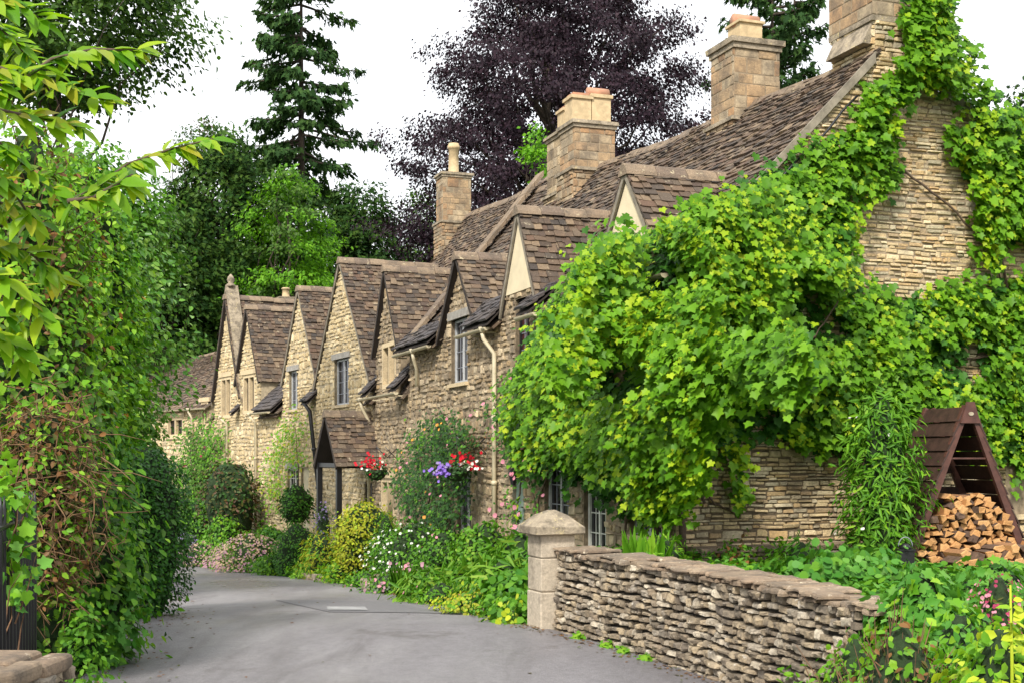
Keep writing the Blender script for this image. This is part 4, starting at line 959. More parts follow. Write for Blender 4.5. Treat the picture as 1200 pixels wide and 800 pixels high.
# tall open conifer and the pines
def conifer(name, label, c, ztop, zlow, Lf, nb, mat, spray=.55, per=26, tr=.3, dens=1, dr=.35):
    c = Vector(c); T = thing(name, c, label, 'tree'); lb = LB(); mb = MB(); mb.tube([c+up*(-.5), c+up*(ztop-c.z)*.5, c+up*(ztop-c.z)], [tr, tr*.7, .03], 8)
    for i in range(nb):
        z = zlow+(ztop-zlow)*(i+rnd.random())/nb; f = (z-zlow)/(ztop-zlow); L_ = Lf(f)*rnd.uniform(.6,1.15); a = rnd.uniform(0, 6.28); d = Vector((cos(a), sin(a), 0)); p0 = Vector((c.x, c.y, z))
        path = [p0+d*(L_*k/5)+up*(-dr*L_*(k/5)**1.3+.2*L_*(k/5)**3) for k in range(6)]; mb.tube(path, [.07*(1-k/6)+.01 for k in range(6)], 4, False)
        n = int(per*L_*dens); tt = RS.uniform(.15,1,n)**.8; idx = np.clip((tt*5).astype(int),0,4); fr = tt*5-idx; PA = np.array([tuple(q) for q in path]); P = PA[idx]*(1-fr)[:,None]+PA[idx+1]*fr[:,None]
        sd_ = np.array([-d.y, d.x, 0]); P = P+sd_*RS.randn(n,1)*.35*(1-tt*.4)[:,None]+np.array([0,0,1])*RS.randn(n,1)*.1
        lb.add('spray', P, RS.randn(n,3)*.6+np.array([d.x,d.y,.7]), np.array([d.x*.4,d.y*.4,-.9])+RS.randn(n,3)*.35, RS.uniform(.6,1.2,n)*spray)
    lb.build('crown', mat, T); mb.build('trunk', M['bark'], T)
conifer('spruce_tree', 'tall open conifer with drooping branches standing above all other trees', pt(353,70,-2), zz(-70,70), zz(235,70), lambda f: 4.7*(1-.58*f)*(1 if f > .1 else .7), 88, L['conifer'], .5, 30, .34, dr=.42)
conifer('pine_tree', 'sparse pine behind the single chimney, the left one of the two', pt(905,60,-2), zz(-60,60), zz(110,60), lambda f: 3.3*(1-.35*f), 34, L['conifer'], .5, 26, .26, dr=.05)
conifer('pine_tree', 'sparse pine behind the single chimney, the right one of the two', pt(931,62,-2), zz(-50,62), zz(110,62), lambda f: 1.9*(1-.3*f), 24, L['conifer'], .5, 24, .24, dr=.1)
tree('spruce_tree', 'dark conifer at the right edge behind the vine-grown gable', 'tree', pt(1204,45,0), [(8,2),(11,1.5),(13,.9),(14.4,.15)], 110, 60, .3, .26, L['conifer'], 'spray', .25, .5, .3, nbranch=30)
# dark yews and the bright tree
tree('yew_tree', 'broad dark yew behind the coped gable, left of the bright green tree', 'tree', pt(262,60,-3), [(3,3.4),(7,4),(11,4.1),(14,3.6),(16.5,2.9),(18.6,1.6),(19.6,.5)], 520, 80, .42, .3, [L['yew'], L['midtree']], 'spray', .5, .3, .6, nbranch=60, mi=.1)
tree('yew_tree', 'dark evergreen between the bright green tree and the roof ridge', 'tree', pt(420,66,-3), [(6,3),(10,3.4),(13,3.2),(15.5,2.3),(17.6,1.4),(18.9,.5)], 330, 80, .4, .3, [L['yew'], L['conifer']], 'spray', .4, .3, .6, nbranch=50, mi=.3)
tree('yew_tree', 'dark evergreen directly behind the far cottage roof', 'tree', pt(196,56,-3), [(3,3),(7,3.4),(10,3.1),(12.5,2.4),(15,1.2)], 320, 80, .4, .28, [L['yew'], L['midtree']], 'spray', .4, .3, .6, nbranch=50, mi=.2)
tree('yew_tree', 'dark yew whose top shows just right of the tall conifer trunk', 'tree', pt(330,68,-3), [(4,3.5),(9,4),(13,3.6),(16,2.8),(18.5,1.2)], 300, 70, .45, .32, L['yew'], 'spray', .4, .3, .6, nbranch=40)
tree('conifer_tree', 'bright green layered tree in front of the dark evergreens', 'tree', pt(338,57,-3), [(3,2.8),(7,2.8),(9.5,2.6),(12,2.3),(14.5,1.8),(16.3,1.1),(17.3,.3)], 260, 110, .34, .2, [L['limetree'], L['midtree']], 'spray', .3, .3, .7, nbranch=40, mi=.35, flat=.45)
tree('pine_tree', 'thin reddish half-bare tree left of the tall conifer', 'tree', pt(233,62,-3), [(13,1.2),(16,1.4),(18.5,1.5),(20.8,1.0)], 120, 34, .26, .15, [L['bronze'], L['midtree']], 'diamond', .3, .3, .5, nbranch=45, mi=.5)
tree('broadleaf_tree', 'dark leafy tree between the spruce and the ochre chimney', 'tree', pt(503,72,-3), [(8,2),(12,2.4),(16,2.2),(18,1.5),(19.7,.7)], 120, 70, .35, .2, L['midtree'], 'diamond', .3, .3, .5)
tree('slender_tree', 'small bright green treetop showing behind the double chimney', 'tree', pt(632,34,-1), [(8.5,.4),(9.6,.55),(10.6,.45),(11.4,.2)], 26, 60, .14, .12, L['limetree'], 'diamond', .08, .3, .4, nbranch=12)
# canopy at the top left, and the laurel
tree('broadleaf_tree', 'leafy canopy hanging in from the top left corner', 'tree', pt(70,25,-1), [(9.7,.8),(10.4,2.2),(11.2,2.7),(12.2,2.6),(13,1.8)], 330, 60, .24, .12, [L['midtree'], L['yew']], 'ovate', .12, .3, .35, nbranch=8, mi=.2)
tree('holly_tree', 'glossy mid green tree behind the left hedge, below the reddish tree', 'tree', pt(98,23,-.8), [(1.5,.7),(4,.85),(5.4,1.3),(6.4,1.5),(7.2,1.2),(7.9,.4)], 300, 100, .22, .11, [L['laurel'], L['mid']], 'ovate', .12, .3, .5, nbranch=40, mi=.2)
tree('holly_tree', 'darker glossy tree at the left edge behind the honeysuckle', 'tree', pt(60,19,-.4), [(1.5,1.5),(4,1.7),(5.6,1.3),(6.4,.5)], 200, 80, .2, .1, [L['laurel'], L['midtree']], 'ovate', .12, .3, .5, nbranch=40, mi=.3)

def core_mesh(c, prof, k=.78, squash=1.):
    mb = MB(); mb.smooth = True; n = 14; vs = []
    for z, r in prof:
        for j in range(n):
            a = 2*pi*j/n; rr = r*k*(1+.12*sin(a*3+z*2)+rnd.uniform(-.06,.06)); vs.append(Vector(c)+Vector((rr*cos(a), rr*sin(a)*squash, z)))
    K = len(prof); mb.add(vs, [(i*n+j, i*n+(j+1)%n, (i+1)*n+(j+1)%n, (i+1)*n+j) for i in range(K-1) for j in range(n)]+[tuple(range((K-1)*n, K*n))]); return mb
def shrub(name, label, cat, c, prof, n, size, mats, shape='ovate', mi=.25, shell=.85, jitter=.05, flowers=None, core=.78, droop=.2, squash=1., twigs=0, twigmat='twig', group=None, up_=.5, clump=1):
    """dense shrub: leaves in a shell around a core coloured like shaded leaves; flowers=(count,size,material)"""
    c = Vector(c); T = thing(name, c, label, cat, group); lb = LB(); ml = [m for m in (mats if isinstance(mats, list) else [mats])]
    cs = sample_prof(prof, max(4, n//clump), shell); cs[:,1] *= squash; cs = np.repeat(cs, clump, 0)
    P = cs+RS.randn(len(cs),3)*jitter+np.array(c[:]); outw = nrmz(cs*np.array([1,1,0])+1e-4); N = len(P)
    Nn = outw*.7+np.array([0,0,up_])+unit(N)*.5; Tt = outw*.4+unit(N)*.7+np.array([0,0,-droop])
    m_ = (RS.uniform(0,1,N) < mi).astype(int) if len(ml) > 1 else 0
    lb.add(shape, P, Nn, Tt, RS.uniform(size*.6, size*1.25, N), m_)
    ms = list(ml)
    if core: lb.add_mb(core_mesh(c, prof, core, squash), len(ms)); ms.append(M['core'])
    if flowers:
        nf, fs, fm = flowers; q = sample_prof(prof, nf, .95); q[:,1] *= squash; o = nrmz(q*np.array([1,1,0])+1e-4); Q = q*np.array([1.08,1.08,1.02])+o*.03+np.array(c[:])+np.array([0,0,.02])
        lb.add('flower', Q, o*.6+np.array([0,-.3,.6])+unit(nf)*.3, unit(nf), RS.uniform(fs*.7, fs*1.2, nf), len(ms)+RS.randint(0, len(fm), nf)); ms += fm; flowers = None
    lb.build('foliage', ms, T)
    if twigs:
        mb = MB()
        for q in P[RS.permutation(N)[:twigs]]:
            q = Vector(q); s = Vector((c.x+(q.x-c.x)*.5, c.y+(q.y-c.y)*.5, q.z-rnd.uniform(.1,.4))); e = q+(q-s)*rnd.uniform(.1,.4)+Vector((rnd.uniform(-.1,.1),rnd.uniform(-.1,.1),rnd.uniform(-.1,.1)))
            if twigmat == 'straw': s = q; e = q+Vector((rnd.gauss(0,.16),rnd.gauss(-.04,.1),rnd.gauss(-.06,.14)))
            mb.tube([s, s.lerp(e,.5)+Vector((rnd.uniform(-.04,.04),0,rnd.uniform(-.04,.04))), e], [.006,.0045,.0015], 3, False)
        mb.build('twigs', M[twigmat], T)
    if flowers:
        nf, fs, fm = flowers; fb = LB(); q = sample_prof(prof, nf, .95); q[:,1] *= squash; o = nrmz(q*np.array([1,1,0])+1e-4); Q = q*np.array([1.05,1.05,1])+o*.03+np.array(c[:])+np.array([0,0,.02])
        fb.add('flower', Q, o*.6+np.array([0,-.3,.6])+unit(nf)*.3, unit(nf), RS.uniform(fs*.7, fs*1.2, nf), RS.randint(0, len(fm), nf))
        fb.build('flowers', fm, T)
    return T
# left side of the road
shrub('clipped_hedge', 'clipped rounded dark green hedge bulging over the left road edge', 'hedge', pt(163,14.7,0), [(-.05,.3),(.2,.42),(.6,.5),(1.2,.5),(1.6,.42),(1.85,.2)], 13000, .052, [L['hedge_dark'], L['hedge']], mi=.3, shell=.93, jitter=.03, squash=1.3)
shrub('honeysuckle', 'bright green honeysuckle with yellow flowers, tallest part of the left hedge', 'shrub', pt(100,13.1,0), [(1.75,.3),(2.0,.45),(2.5,.52),(3.0,.5),(3.5,.44),(4.1,.32),(4.6,.12)], 15000, .075, [L['honey'], L['hedge']], mi=.22, shell=.6, jitter=.1, flowers=(34,.06,[L['orange'], L['gold']]), twigs=120, clump=7)
shrub('hedge', 'tangled green hedge behind the railings at the left edge', 'hedge', pt(-10,10.5,0), [(0,1),(1.2,1.05),(2.4,1.0),(3.2,.8),(3.9,.4)], 10000, .085, [L['honey'], L['midtree']], mi=.4, shell=.8, jitter=.12, twigs=80)
shrub('withered_shrub', 'matted brown straw-like tangle of dead twigs in the left hedge above the railings', 'shrub', pt(50,9.5,0), [(.75,.15),(1.2,.28),(1.7,.3),(2.05,.2)], 4200, .055, [L['brown'], L['honey']], mi=.5, shell=.6, jitter=.12, twigs=1300, twigmat='straw', core=.6)
shrub('rambling_shrub', 'tall loose shrub of yellow-green and rusty leaves at the left edge, behind the cherry branches', 'shrub', pt(34,10.3,0), [(1.4,.4),(2.2,.5),(3.0,.5),(3.7,.4),(4.3,.2)], 7500, .065, [L['honey'], L['brown']], mi=.2, shell=.55, jitter=.13, twigs=420, core=.45, clump=6)
shrub('leafy_shrub', 'broad-leaved green shrub low on the left, over the road edge', 'shrub', pt(112,10.6,0), [(0,.2),(.4,.3),(.9,.3),(1.15,.15)], 1100, .09, [L['ivy'], L['mid']], 'vine', mi=.3, shell=.6, jitter=.07, droop=.3)
shrub('leafy_shrub', 'darker green shrub between the broad-leaved shrub and the clipped hedge', 'shrub', pt(98,12.6,0), [(-.05,.35),(.5,.42),(1.1,.45),(1.9,.4),(2.4,.2)], 4500, .075, [L['hedge'], L['mid']], mi=.3, shell=.8, jitter=.07)
shrub('leafy_shrub', 'light green leaves growing through the railings at the left edge', 'shrub', pt(8,7.3,0), [(.9,.1),(1.2,.16),(1.5,.12),(1.7,.04)], 170, .08, [L['honey'], L['ivy']], 'vine', mi=.3, shell=.3, jitter=.05, core=0, twigs=20)
shrub('weeds', 'small weeds at the foot of the left hedge by the wall end', 'weeds', pt(100,8.8,-.02), [(0,.12),(.2,.18),(.5,.14),(.8,.05)], 420, .05, [L['mid'], L['honey']], shell=.4, core=0)

# cherry branches hanging in from the top left, close to the camera
CH = thing('cherry_tree', (-3.2,2.9,0), 'cherry branches with long drooping yellow-green leaves reaching in at the top left', 'tree')
mb = MB(); mb.tube([(-3.2,2.9,-.1),(-3.15,2.9,1.2),(-3.0,2.9,2.4),(-2.9,3.0,3.6)], [.12,.1,.08,.05], 10); mb.build('trunk', M['bark'], CH)
def cp_(x, y, Y): return at(x, y, Y)
BR = [([(-520,330),(-200,200),(0,168),(40,205),(80,236),(110,222),(150,192),(200,175),(250,163)],3.1),([(80,236),(110,232),(140,214),(155,205)],3.1),([(-300,150),(0,80),(30,92),(60,70),(110,58),(168,60)],2.9),([(-300,150),(-60,110),(0,98),(15,130),(38,160)],3.3),
      ([(-520,330),(-100,330),(0,320),(30,350),(60,380)],2.9),([(-520,330),(-150,260),(0,238),(25,246),(50,262)],3.2),([(-300,150),(-40,10),(0,0),(30,10),(55,30)],3.0),([(-520,330),(-120,420),(-10,390),(15,400),(30,430)],3.0),([(-300,150),(-60,60),(0,40),(50,90),(100,110),(130,120)],3.4),([(-60,110),(0,130),(50,140),(95,150)],3.15),([(-300,150),(-30,190),(10,215),(40,262)],3.05),([(-520,330),(-80,300),(5,285),(40,300),(70,330)],3.25),([(-300,150),(-20,20),(20,50),(60,110)],3.35),([(-520,330),(-90,370),(0,360),(25,385)],3.1)]
lb = LB()
for pts, Y in BR:
    P = [cp_(x, y, Y+.05*i) for i, (x, y) in enumerate(pts)]; K = len(P)
    m_ = MB(); m_.tube(P, [.0055*(1-i/K)+.0018 for i in range(K)], 6); m_.build('branch', M['stem'], CH)
    for i in range(K-1):
        a, b_ = P[i], P[i+1]
        if pts[i+1][0] < -60: continue
        n = max(3, int((b_-a).length/.0068)); d = (b_-a).normalized()
        for k in range(n):
            q = a.lerp(b_, (k+rnd.random())/n); s_ = 1 if k % 2 else -1
            tip = d*.45+Vector((0, rnd.uniform(-.6,.6), 0))+Vector((0,0,-.75 if s_ > 0 else rnd.uniform(-.5,.3)))+Vector((rnd.uniform(-.3,.3),0,rnd.uniform(-.2,.2)))
            nrm = Vector((rnd.uniform(-.6,.6), -rnd.uniform(.2,.8), rnd.uniform(.4,1)))
            lb.add('cherry', [q[:]], [nrm[:]], [tip[:]], rnd.uniform(.042,.088))
lb.build('leaves', L['cherry'], CH)

# ---- the vine on cottage A
def inpoly(x, y, P):
    r = False; j = len(P)-1
    for i in range(len(P)):
        if (P[i][1] > y) != (P[j][1] > y) and x < (P[j][0]-P[i][0])*(y-P[i][1])/(P[j][1]-P[i][1])+P[i][0]: r = not r
        j = i
    return r
VN = thing('grape_vine', F0.p(.3,-.2,.4), 'huge bright green vine covering the corner and gable end of the nearest cottage', 'climbing plant')
lb = LB()
PF_ = [(615,560),(590,500),(598,450),(628,400),(648,350),(690,300),(715,288),(745,280),(800,262),(830,300),(815,560),(790,600),(755,600),(745,570),(700,545),(668,520),(650,560)]
PG1 = [(790,640),(790,262),(830,238),(905,225),(940,200),(965,170),(1000,165),(1050,205),(1060,240),(1005,262),(985,310),(995,345),(1060,362),(1110,345),(1260,330),(1260,570),(1140,520),(1100,500),(1040,500),(1000,520),(830,512),(812,560),(795,600)]
PG2 = [(1000,165),(1015,118),(1050,95),(1070,60),(1088,-20),(1108,-20),(1118,90),(1205,140),(1290,200),(1290,340),(1158,340),(1150,230),(1125,165),(1080,140),(1050,160),(1030,180)]
def vine_clumps(poly, F, n, thick, size=(.045,.13), per=32, sig=.13, young=.35, shade_fill=False):
    x0, x1 = min(p[0] for p in poly), max(p[0] for p in poly); y0, y1 = min(p[1] for p in poly), max(p[1] for p in poly); m_ = 0
    while m_ < n:
        x, y = rnd.uniform(x0, x1), rnd.uniform(y0, y1)
        if not inpoly(x, y, poly): continue
        if not shade_fill and sin(x*.031+y*.017)+sin(x*.013-y*.043+2)+.6*sin(x*.09+1)*sin(y*.08) < -.95: continue     # thin places
        if any(((x-ex)/rx)**2+((y-ey)/ry)**2 < 1 for ex, ey, rx, ry in ((905,482,60,24),(868,398,26,20),(1022,470,22,20),(985,405,18,14),(1130,400,16,12),(760,520,18,30),(700,470,14,12),(940,330,18,10))) and not shade_fill and rnd.random() < .93: continue
        m_ += 1; th = thick(x, y); f = rnd.random()**.6; off = .04+th*f
        u_, z_ = F.hit(x, y, -off); c = F.p(u_, -off, z_)
        o = -F.v; outw = np.array((o+Vector((0,-.5,0)))[:]); k = rnd.randint(per//2, int(per*1.4)); s = sig*rnd.uniform(.6,1.3)
        tdir = Vector((rnd.uniform(-.5,.5), rnd.uniform(-.5,.1), -1)).normalized() if rnd.random() < .7 else Vector((rnd.uniform(-1,1), -.5, rnd.uniform(-.2,.5))).normalized()
        ln = RS.uniform(-1,1,k); P = np.array(c[:])+ln[:,None]*np.array(tdir[:])*s*1.8+RS.randn(k,3)*s*.55
        Nn = outw*.75+np.array([0,0,.75])+unit(k)*.5; Tt = np.array([0,-.25,-.8])+unit(k)*.7
        cl = rnd.random()-young*(.2+1.5*f*f); base = 2 if shade_fill else 1 if cl < -.12 else (0 if f > .35 or rnd.random() < .3 else 2)
        yv = np.full(k, 2) if shade_fill else np.where((base == 1) | (ln+RS.randn(k)*.3 > 1.5-young*f*1.2), 1, base); yv = np.where((yv == 1) & (RS.uniform(0,1,k) < .25), 0, yv); sz = RS.uniform(*size, k)*(1-.25*(yv == 1))
        lb.add('vine', P, Nn, Tt, sz, yv)
def th_f(x, y): return .25+1.1*max(0, 1-abs(x-740)/170)*max(0, 1-abs(y-440)/260)
def th_g(x, y): return .15+(1.0 if y < 440 else .35)*max(0, 1-abs(x-800)/220)*max(0, 1-abs(y-400)/260)+.3*max(0,1-abs(x-1050)/200)*max(0,1-abs(y-430)/100)
vine_clumps(PF_, F0, 620, th_f, young=.42); vine_clumps(PG1, G, 950, th_g, young=.3); vine_clumps(PG2, G, 250, lambda x, y: .3, size=(.07,.13), young=.35)
vine_clumps([(700,420),(940,400),(940,460),(835,480),(800,560),(775,600),(745,590),(700,520)], F0, 140, lambda x, y: .5, young=.1)
vine_clumps([(600,540),(600,460),(640,380),(700,300),(800,270),(810,540),(740,590)], F0, 260, lambda x, y: .06, shade_fill=True); vine_clumps([(790,270),(960,180),(990,300),(1010,360),(1110,350),(1200,340),(1200,520),(1000,505),(830,500),(800,580)], G, 330, lambda x, y: .05, shade_fill=True)  # dark leaf layer close to the wall, painting shade into the voids
vine_clumps([(1060,75),(1072,0),(1085,-25),(1104,-25),(1112,40),(1110,100),(1080,120)], G, 60, lambda x, y: .4, size=(.06,.13), young=.4)
vine_clumps([(690,300),(800,262),(900,225),(1010,300),(1000,440),(760,470),(640,440)], G, 260, lambda x, y: .9, young=.5)
for x0_, y0_, x1_, y1_ in ((660,500,600,600),(640,460,590,490),(850,520,875,545),(1100,535,1075,560),(870,560,870,610),(1090,40,1100,-15),(1150,530,1195,560),(1130,60,1150,110)):
    vine_clumps([(x0_-12,y0_-10),(x0_+12,y0_-10),(x1_+10,y1_+8),(x1_-10,y1_+8)], G if x0_ > 800 else F0, 8, lambda x, y: .3, per=12, sig=.09, young=.7)
lb.build('foliage', [L['vine'], L['vine_young'], L['vine_shaded']], VN)
mb = MB()
def stem(pts, F, off, r):
    P = []
    for i, (x, y) in enumerate(pts): u_, z_ = F.hit(x, y, -off); P.append(F.p(u_, -off, z_))
    Q = []
    for i in range(len(P)-1):
        for k in range(5): Q.append(P[i].lerp(P[i+1], k/5)+Vector((rnd.uniform(-1,1),rnd.uniform(-1,1),rnd.uniform(-1,1)))*.012)
    Q.append(P[-1]); mb.tube(Q, [r*(1-.6*i/len(Q)) for i in range(len(Q))], 7)
stem([(800,650),(798,560),(795,480),(790,400),(840,330),(930,250),(1000,180),(1070,90),(1100,0)], G, .1, .045)
stem([(770,650),(765,560),(770,480),(740,400),(690,340)], F0, .12, .04); stem([(825,590),(822,560),(835,530),(850,500)], G, .06, .018); stem([(862,600),(838,590),(826,575),(825,560)], G, .05, .016)
stem([(800,480),(880,470),(960,450),(1080,430),(1190,410)], G, .08, .03); stem([(1010,180),(1060,200),(1110,240),(1160,290),(1180,350)], G, .06, .02); stem([(1175,200),(1165,260),(1185,360),(1200,450)], G, .06, .025)
stem([(900,440),(940,410),(965,380),(990,340)], G, .5, .014); stem([(730,640),(735,590),(728,540)], F0, .1, .02); stem([(1030,420),(1032,480),(1045,520)], G, .4, .012)
mb.build('stem', M['stem'], VN)

# ---- climbers on the fronts
def climber(name, label, F, poly, n, thick, size, mats, shape='ovate', young=.3, per=16, sig=.12, flowers=None, stems=(), cat='climbing plant'):
    global lb, mb
    c = None; lb = LB(); cx, cy = sum(p[0] for p in poly)/len(poly), sum(p[1] for p in poly)/len(poly); u_, z_ = F.hit(cx, cy); T = thing(name, F.p(u_, -.1, z_), label, cat)
    x0, x1 = min(p[0] for p in poly), max(p[0] for p in poly); y0, y1 = min(p[1] for p in poly), max(p[1] for p in poly); m_ = 0; C = []
    while m_ < n:
        x, y = rnd.uniform(x0, x1), rnd.uniform(y0, y1)
        if not inpoly(x, y, poly): continue
        m_ += 1; off = .04+thick*rnd.random(); u_, z_ = F.hit(x, y, -off); c = F.p(u_, -off, z_); C.append(c); k = per
        P = np.array(c[:])+RS.randn(k,3)*sig; o = np.array((-F.v)[:])
        lb.add(shape, P, o*.7+np.array([0,-.3,.6])+unit(k)*.5, np.array([0,-.2,-.5])+unit(k)*.8, RS.uniform(size*.6, size*1.25, k), (RS.uniform(0,1,k) < young).astype(int) if len(mats) > 1 else 0)
    mats = list(mats)
    if flowers:
        nf, fs, fm = flowers; fb = lb; q = np.array([C[rnd.randrange(len(C))][:] for _ in range(nf)])+RS.randn(nf,3)*.1+np.array((-F.v*thick*.5)[:])
        fb.add('flower', q, np.array([-.5,-.7,.3])+unit(nf)*.3, unit(nf), RS.uniform(fs*.7, fs*1.3, nf), len(mats)+RS.randint(0, len(fm), nf)); mats += fm
    lb.build('foliage', mats, T)
    mb = MB()
    for s in stems: stem(s, F, .08, .02)
    if stems: mb.build('stem', M['stem'], T)
    return T
climber('climbing_rose', 'dark leafy climbing rose between the two hanging baskets', F0, [(468,540),(480,505),(520,492),(548,500),(550,540),(545,580),(528,615),(532,650),(490,652),(478,600),(462,570)], 330, .5, .085, [L['rose'], L['mid']], young=.12, flowers=(22,.055,[L['orange'], L['pink']]), stems=([(505,650),(500,600),(510,560),(520,500)],[(515,655),(525,600),(515,540)]))
climber('climbing_shrub', 'reddish leaved climber above the ground-floor window right of the purple basket', F0, [(541,512),(556,505),(560,535),(545,540)], 12, .25, .07, [L['bronze'], L['brown']], young=.6)
climber('climbing_rose', 'sparse pale pink rose left of the vine, beside the cream downpipe', F0, [(566,480),(580,450),(612,440),(640,460),(640,540),(610,545),(590,530),(572,510)], 80, .3, .075, [L['rose'], L['mid']], young=.4, flowers=(12,.06,[L['pink'], L['pink']]), per=12, stems=([(612,640),(604,600),(612,560),(600,500)],[(635,640),(630,590),(645,540)],[(622,640),(628,600),(622,560)]))
climber('climbing_rose', 'thin pink-flowered stems low against the wall beside the sage green door', F0, [(598,560),(625,545),(640,570),(632,640),(600,640),(590,600)], 22, .3, .065, [L['mid'], L['rose']], young=.4, flowers=(16,.06,[L['pink']]), per=8)
climber('climbing_shrub', 'yellow-green climber on the narrow-gabled cottage', F2, [(322,520),(340,485),(355,478),(358,520),(360,560),(352,545),(338,548),(330,600),(314,600),(308,560)], 90, .35, .1, [L['honey'], L['gold']], young=.25, per=13, sig=.16, stems=([(350,610),(350,560),(346,500)],))
climber('climbing_shrub', 'green climber between the far house and the coped gable', F3, [(236,512),(262,500),(268,520),(255,548),(240,600),(225,600)], 70, .4, .13, [L['mid'], L['honey']], young=.3, per=16, sig=.22)
climber('climbing_shrub', 'tall green climber in the corner of the farthest cottage', F4, [(205,540),(222,505),(240,490),(246,475),(250,520),(248,600),(205,610)], 110, .6, .13, [L['midtree'], L['mid']], young=.4, per=18, sig=.25, flowers=(6,.12,[L['crimson']]))

# ---- hanging baskets
def basket(label, c, r, cols, wallpt):
    T = thing('hanging_basket', c, label, 'hanging basket', 'flower baskets on the cottage front'); c = Vector(c)
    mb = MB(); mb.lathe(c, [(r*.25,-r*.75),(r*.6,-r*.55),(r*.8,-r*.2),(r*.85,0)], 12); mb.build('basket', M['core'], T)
    mb = MB(); w_ = Vector(wallpt); mb.tube([w_, w_+(c-w_)*.5+up*.02, Vector((c.x,c.y,w_.z))], .012, 6); mb.tube([w_-up*.3, Vector((c.x,c.y,w_.z)).lerp(w_,.4)], .01, 6); mb.tube([Vector((c.x,c.y,w_.z)), c+up*r*.3], .005, 5); mb.build('bracket', M['black'], T)
    l_ = LB(); n = 260; d = unit(n)*np.array([1,1,.75]); l_.add('ovate', np.array(c[:])+d*r*RS.uniform(.5,1,(n,1))+np.array([0,0,-.02]), d+np.array([0,-.2,.4]), unit(n)+np.array([0,0,-.4]), RS.uniform(.04,.08,n))
    ms = [L['rose']]
    for nm, nf, (ox, oz), sp in cols:
        dd = RS.randn(nf,3)*np.array([sp,sp*.7,sp*.6])*r; q = np.array(c[:])+np.array([ox*r,-.4*r,oz*r])+dd; l_.add('flower', q, np.array([-.3,-.8,.4])+unit(nf)*.4, unit(nf), RS.uniform(.04,.065,nf), len(ms)); ms.append(L[nm])
    l_.build('flowering_foliage', ms, T)
u_, z_ = F0.hit(535, 548, -.55); basket('hanging basket of purple, red and white flowers beside the climbing rose', F0.p(u_, -.55, z_), .3, [('purple',70,(-.7,-.15),.32),('lav',20,(-.6,-.1),.35),('red',40,(.35,.5),.42),('white',26,(.6,.15),.35),('red',12,(1.1,0),.15)], F0.p(u_, 0, z_+.55))
u_, z_ = F0.hit(441, 550, -.5); basket('hanging basket of red geraniums by the tiled porch', F0.p(u_, -.5, z_), .3, [('red',60,(-.3,.4),.45),('white',12,(-.1,.2),.4)], F0.p(u_, 0, z_+.5))
# wall lamps
def lamp(F, x, y, label):
    u_, z_ = F.hit(x, y, -.12); c = F.p(u_, -.16, z_); T = thing('wall_lamp', c, label, 'wall lamp'); mb = MB(); mb.tube([F.p(u_,0,z_+.12), F.p(u_,-.16,z_+.2), F.p(u_,-.16,z_+.12)], .012, 6); mb.build('bracket', M['black'], T)
    mb = MB(); mb.lathe(c, [(.04,-.14),(.08,.05),(.1,.06),(.03,.13)], 6); mb.build('shade', M['black'], T)
lamp(F0, 518, 498, 'black wall lamp above the dark climbing rose'); lamp(F3, 262, 553, 'black wall lamp on the coped gable above its doorway'); lamp(F0, 604, 558, 'black wall lamp beside the sage green door')

# ---- flower bed
def P_(x, Y): return pt(x, Y)
def dome(r, h): return [(-.03,r*.75),(h*.25,r),(h*.55,r*.92),(h*.8,r*.6),(h,r*.15)]
def mound(label, x, Y, r, h, n, size, mats, shape='ovate', flowers=None, mi=.3, core=.5, name='flowering_plant', cat='plant', **k):
    return shrub(name, label, cat, P_(x, Y), dome(r, h*(.8 if Y < 21 and x < 650 else 1)), int(n*1.5), size, mats, shape, mi, .5, .07, flowers, core, clump=4, **k)
def blades(label, x, Y, r, h, n, mat, name='grass_clump', flowers=None, wid=1., cat='plant'):
    c = P_(x, Y); T = thing(name, c, label, cat); l_ = LB(); a = RS.uniform(0,6.28,n); rr = r*.35*np.sqrt(RS.uniform(0,1,n)); P = np.stack([c.x+rr*np.cos(a), c.y+rr*np.sin(a), np.full(n, c.z-.02)],1)
    d = np.stack([np.cos(a),np.sin(a),np.zeros(n)],1); sp = RS.uniform(.15,1,(n,1))*r/h; T_ = d*sp+np.array([0,0,1])+unit(n)*.12; N_ = np.array([0,0,.4])-d+unit(n)*.3
    sh = 'blade' if wid == 1 else 'lance'; l_.add(sh, P, -N_, T_, RS.uniform(.6,1.1,n)*h*1.1); ms = [mat]
    if flowers:
        nf, fs, fm = flowers; f_ = l_; a = RS.uniform(0,6.28,nf); q = np.stack([c.x+r*.8*np.cos(a)*RS.uniform(0,1,nf), c.y+r*.8*np.sin(a)*RS.uniform(0,1,nf), c.z+h*RS.uniform(.75,1.1,nf)],1); f_.add('flower', q, np.array([-.2,-.6,.6])+unit(nf)*.4, unit(nf), RS.uniform(fs*.7,fs*1.2,nf), 1+RS.randint(0,len(fm),nf)); ms += fm
    l_.build('foliage', ms, T); return T
mound("lady's mantle with foaming lime-yellow flowers at the kerb near the pier", 562, 15.4, .5, .33, 500, .07, [L['mid'], L['lime']], flowers=(900,.035,[L['lime'], L['gold']]), mi=.3)
mound('low trailing green plant at the foot of the pier', 604, 13.7, .3, .26, 420, .07, [L['mid'], L['lime']], 'round')
mound('broad-leaved green plant behind the pier by the road', 607, 15.0, .45, .5, 600, .1, [L['mid'], L['ivy']], 'round')
mound('green leafy plant between the lime flowers and the kerb', 588, 14.6, .3, .3, 320, .07, [L['mid'], L['honey']])
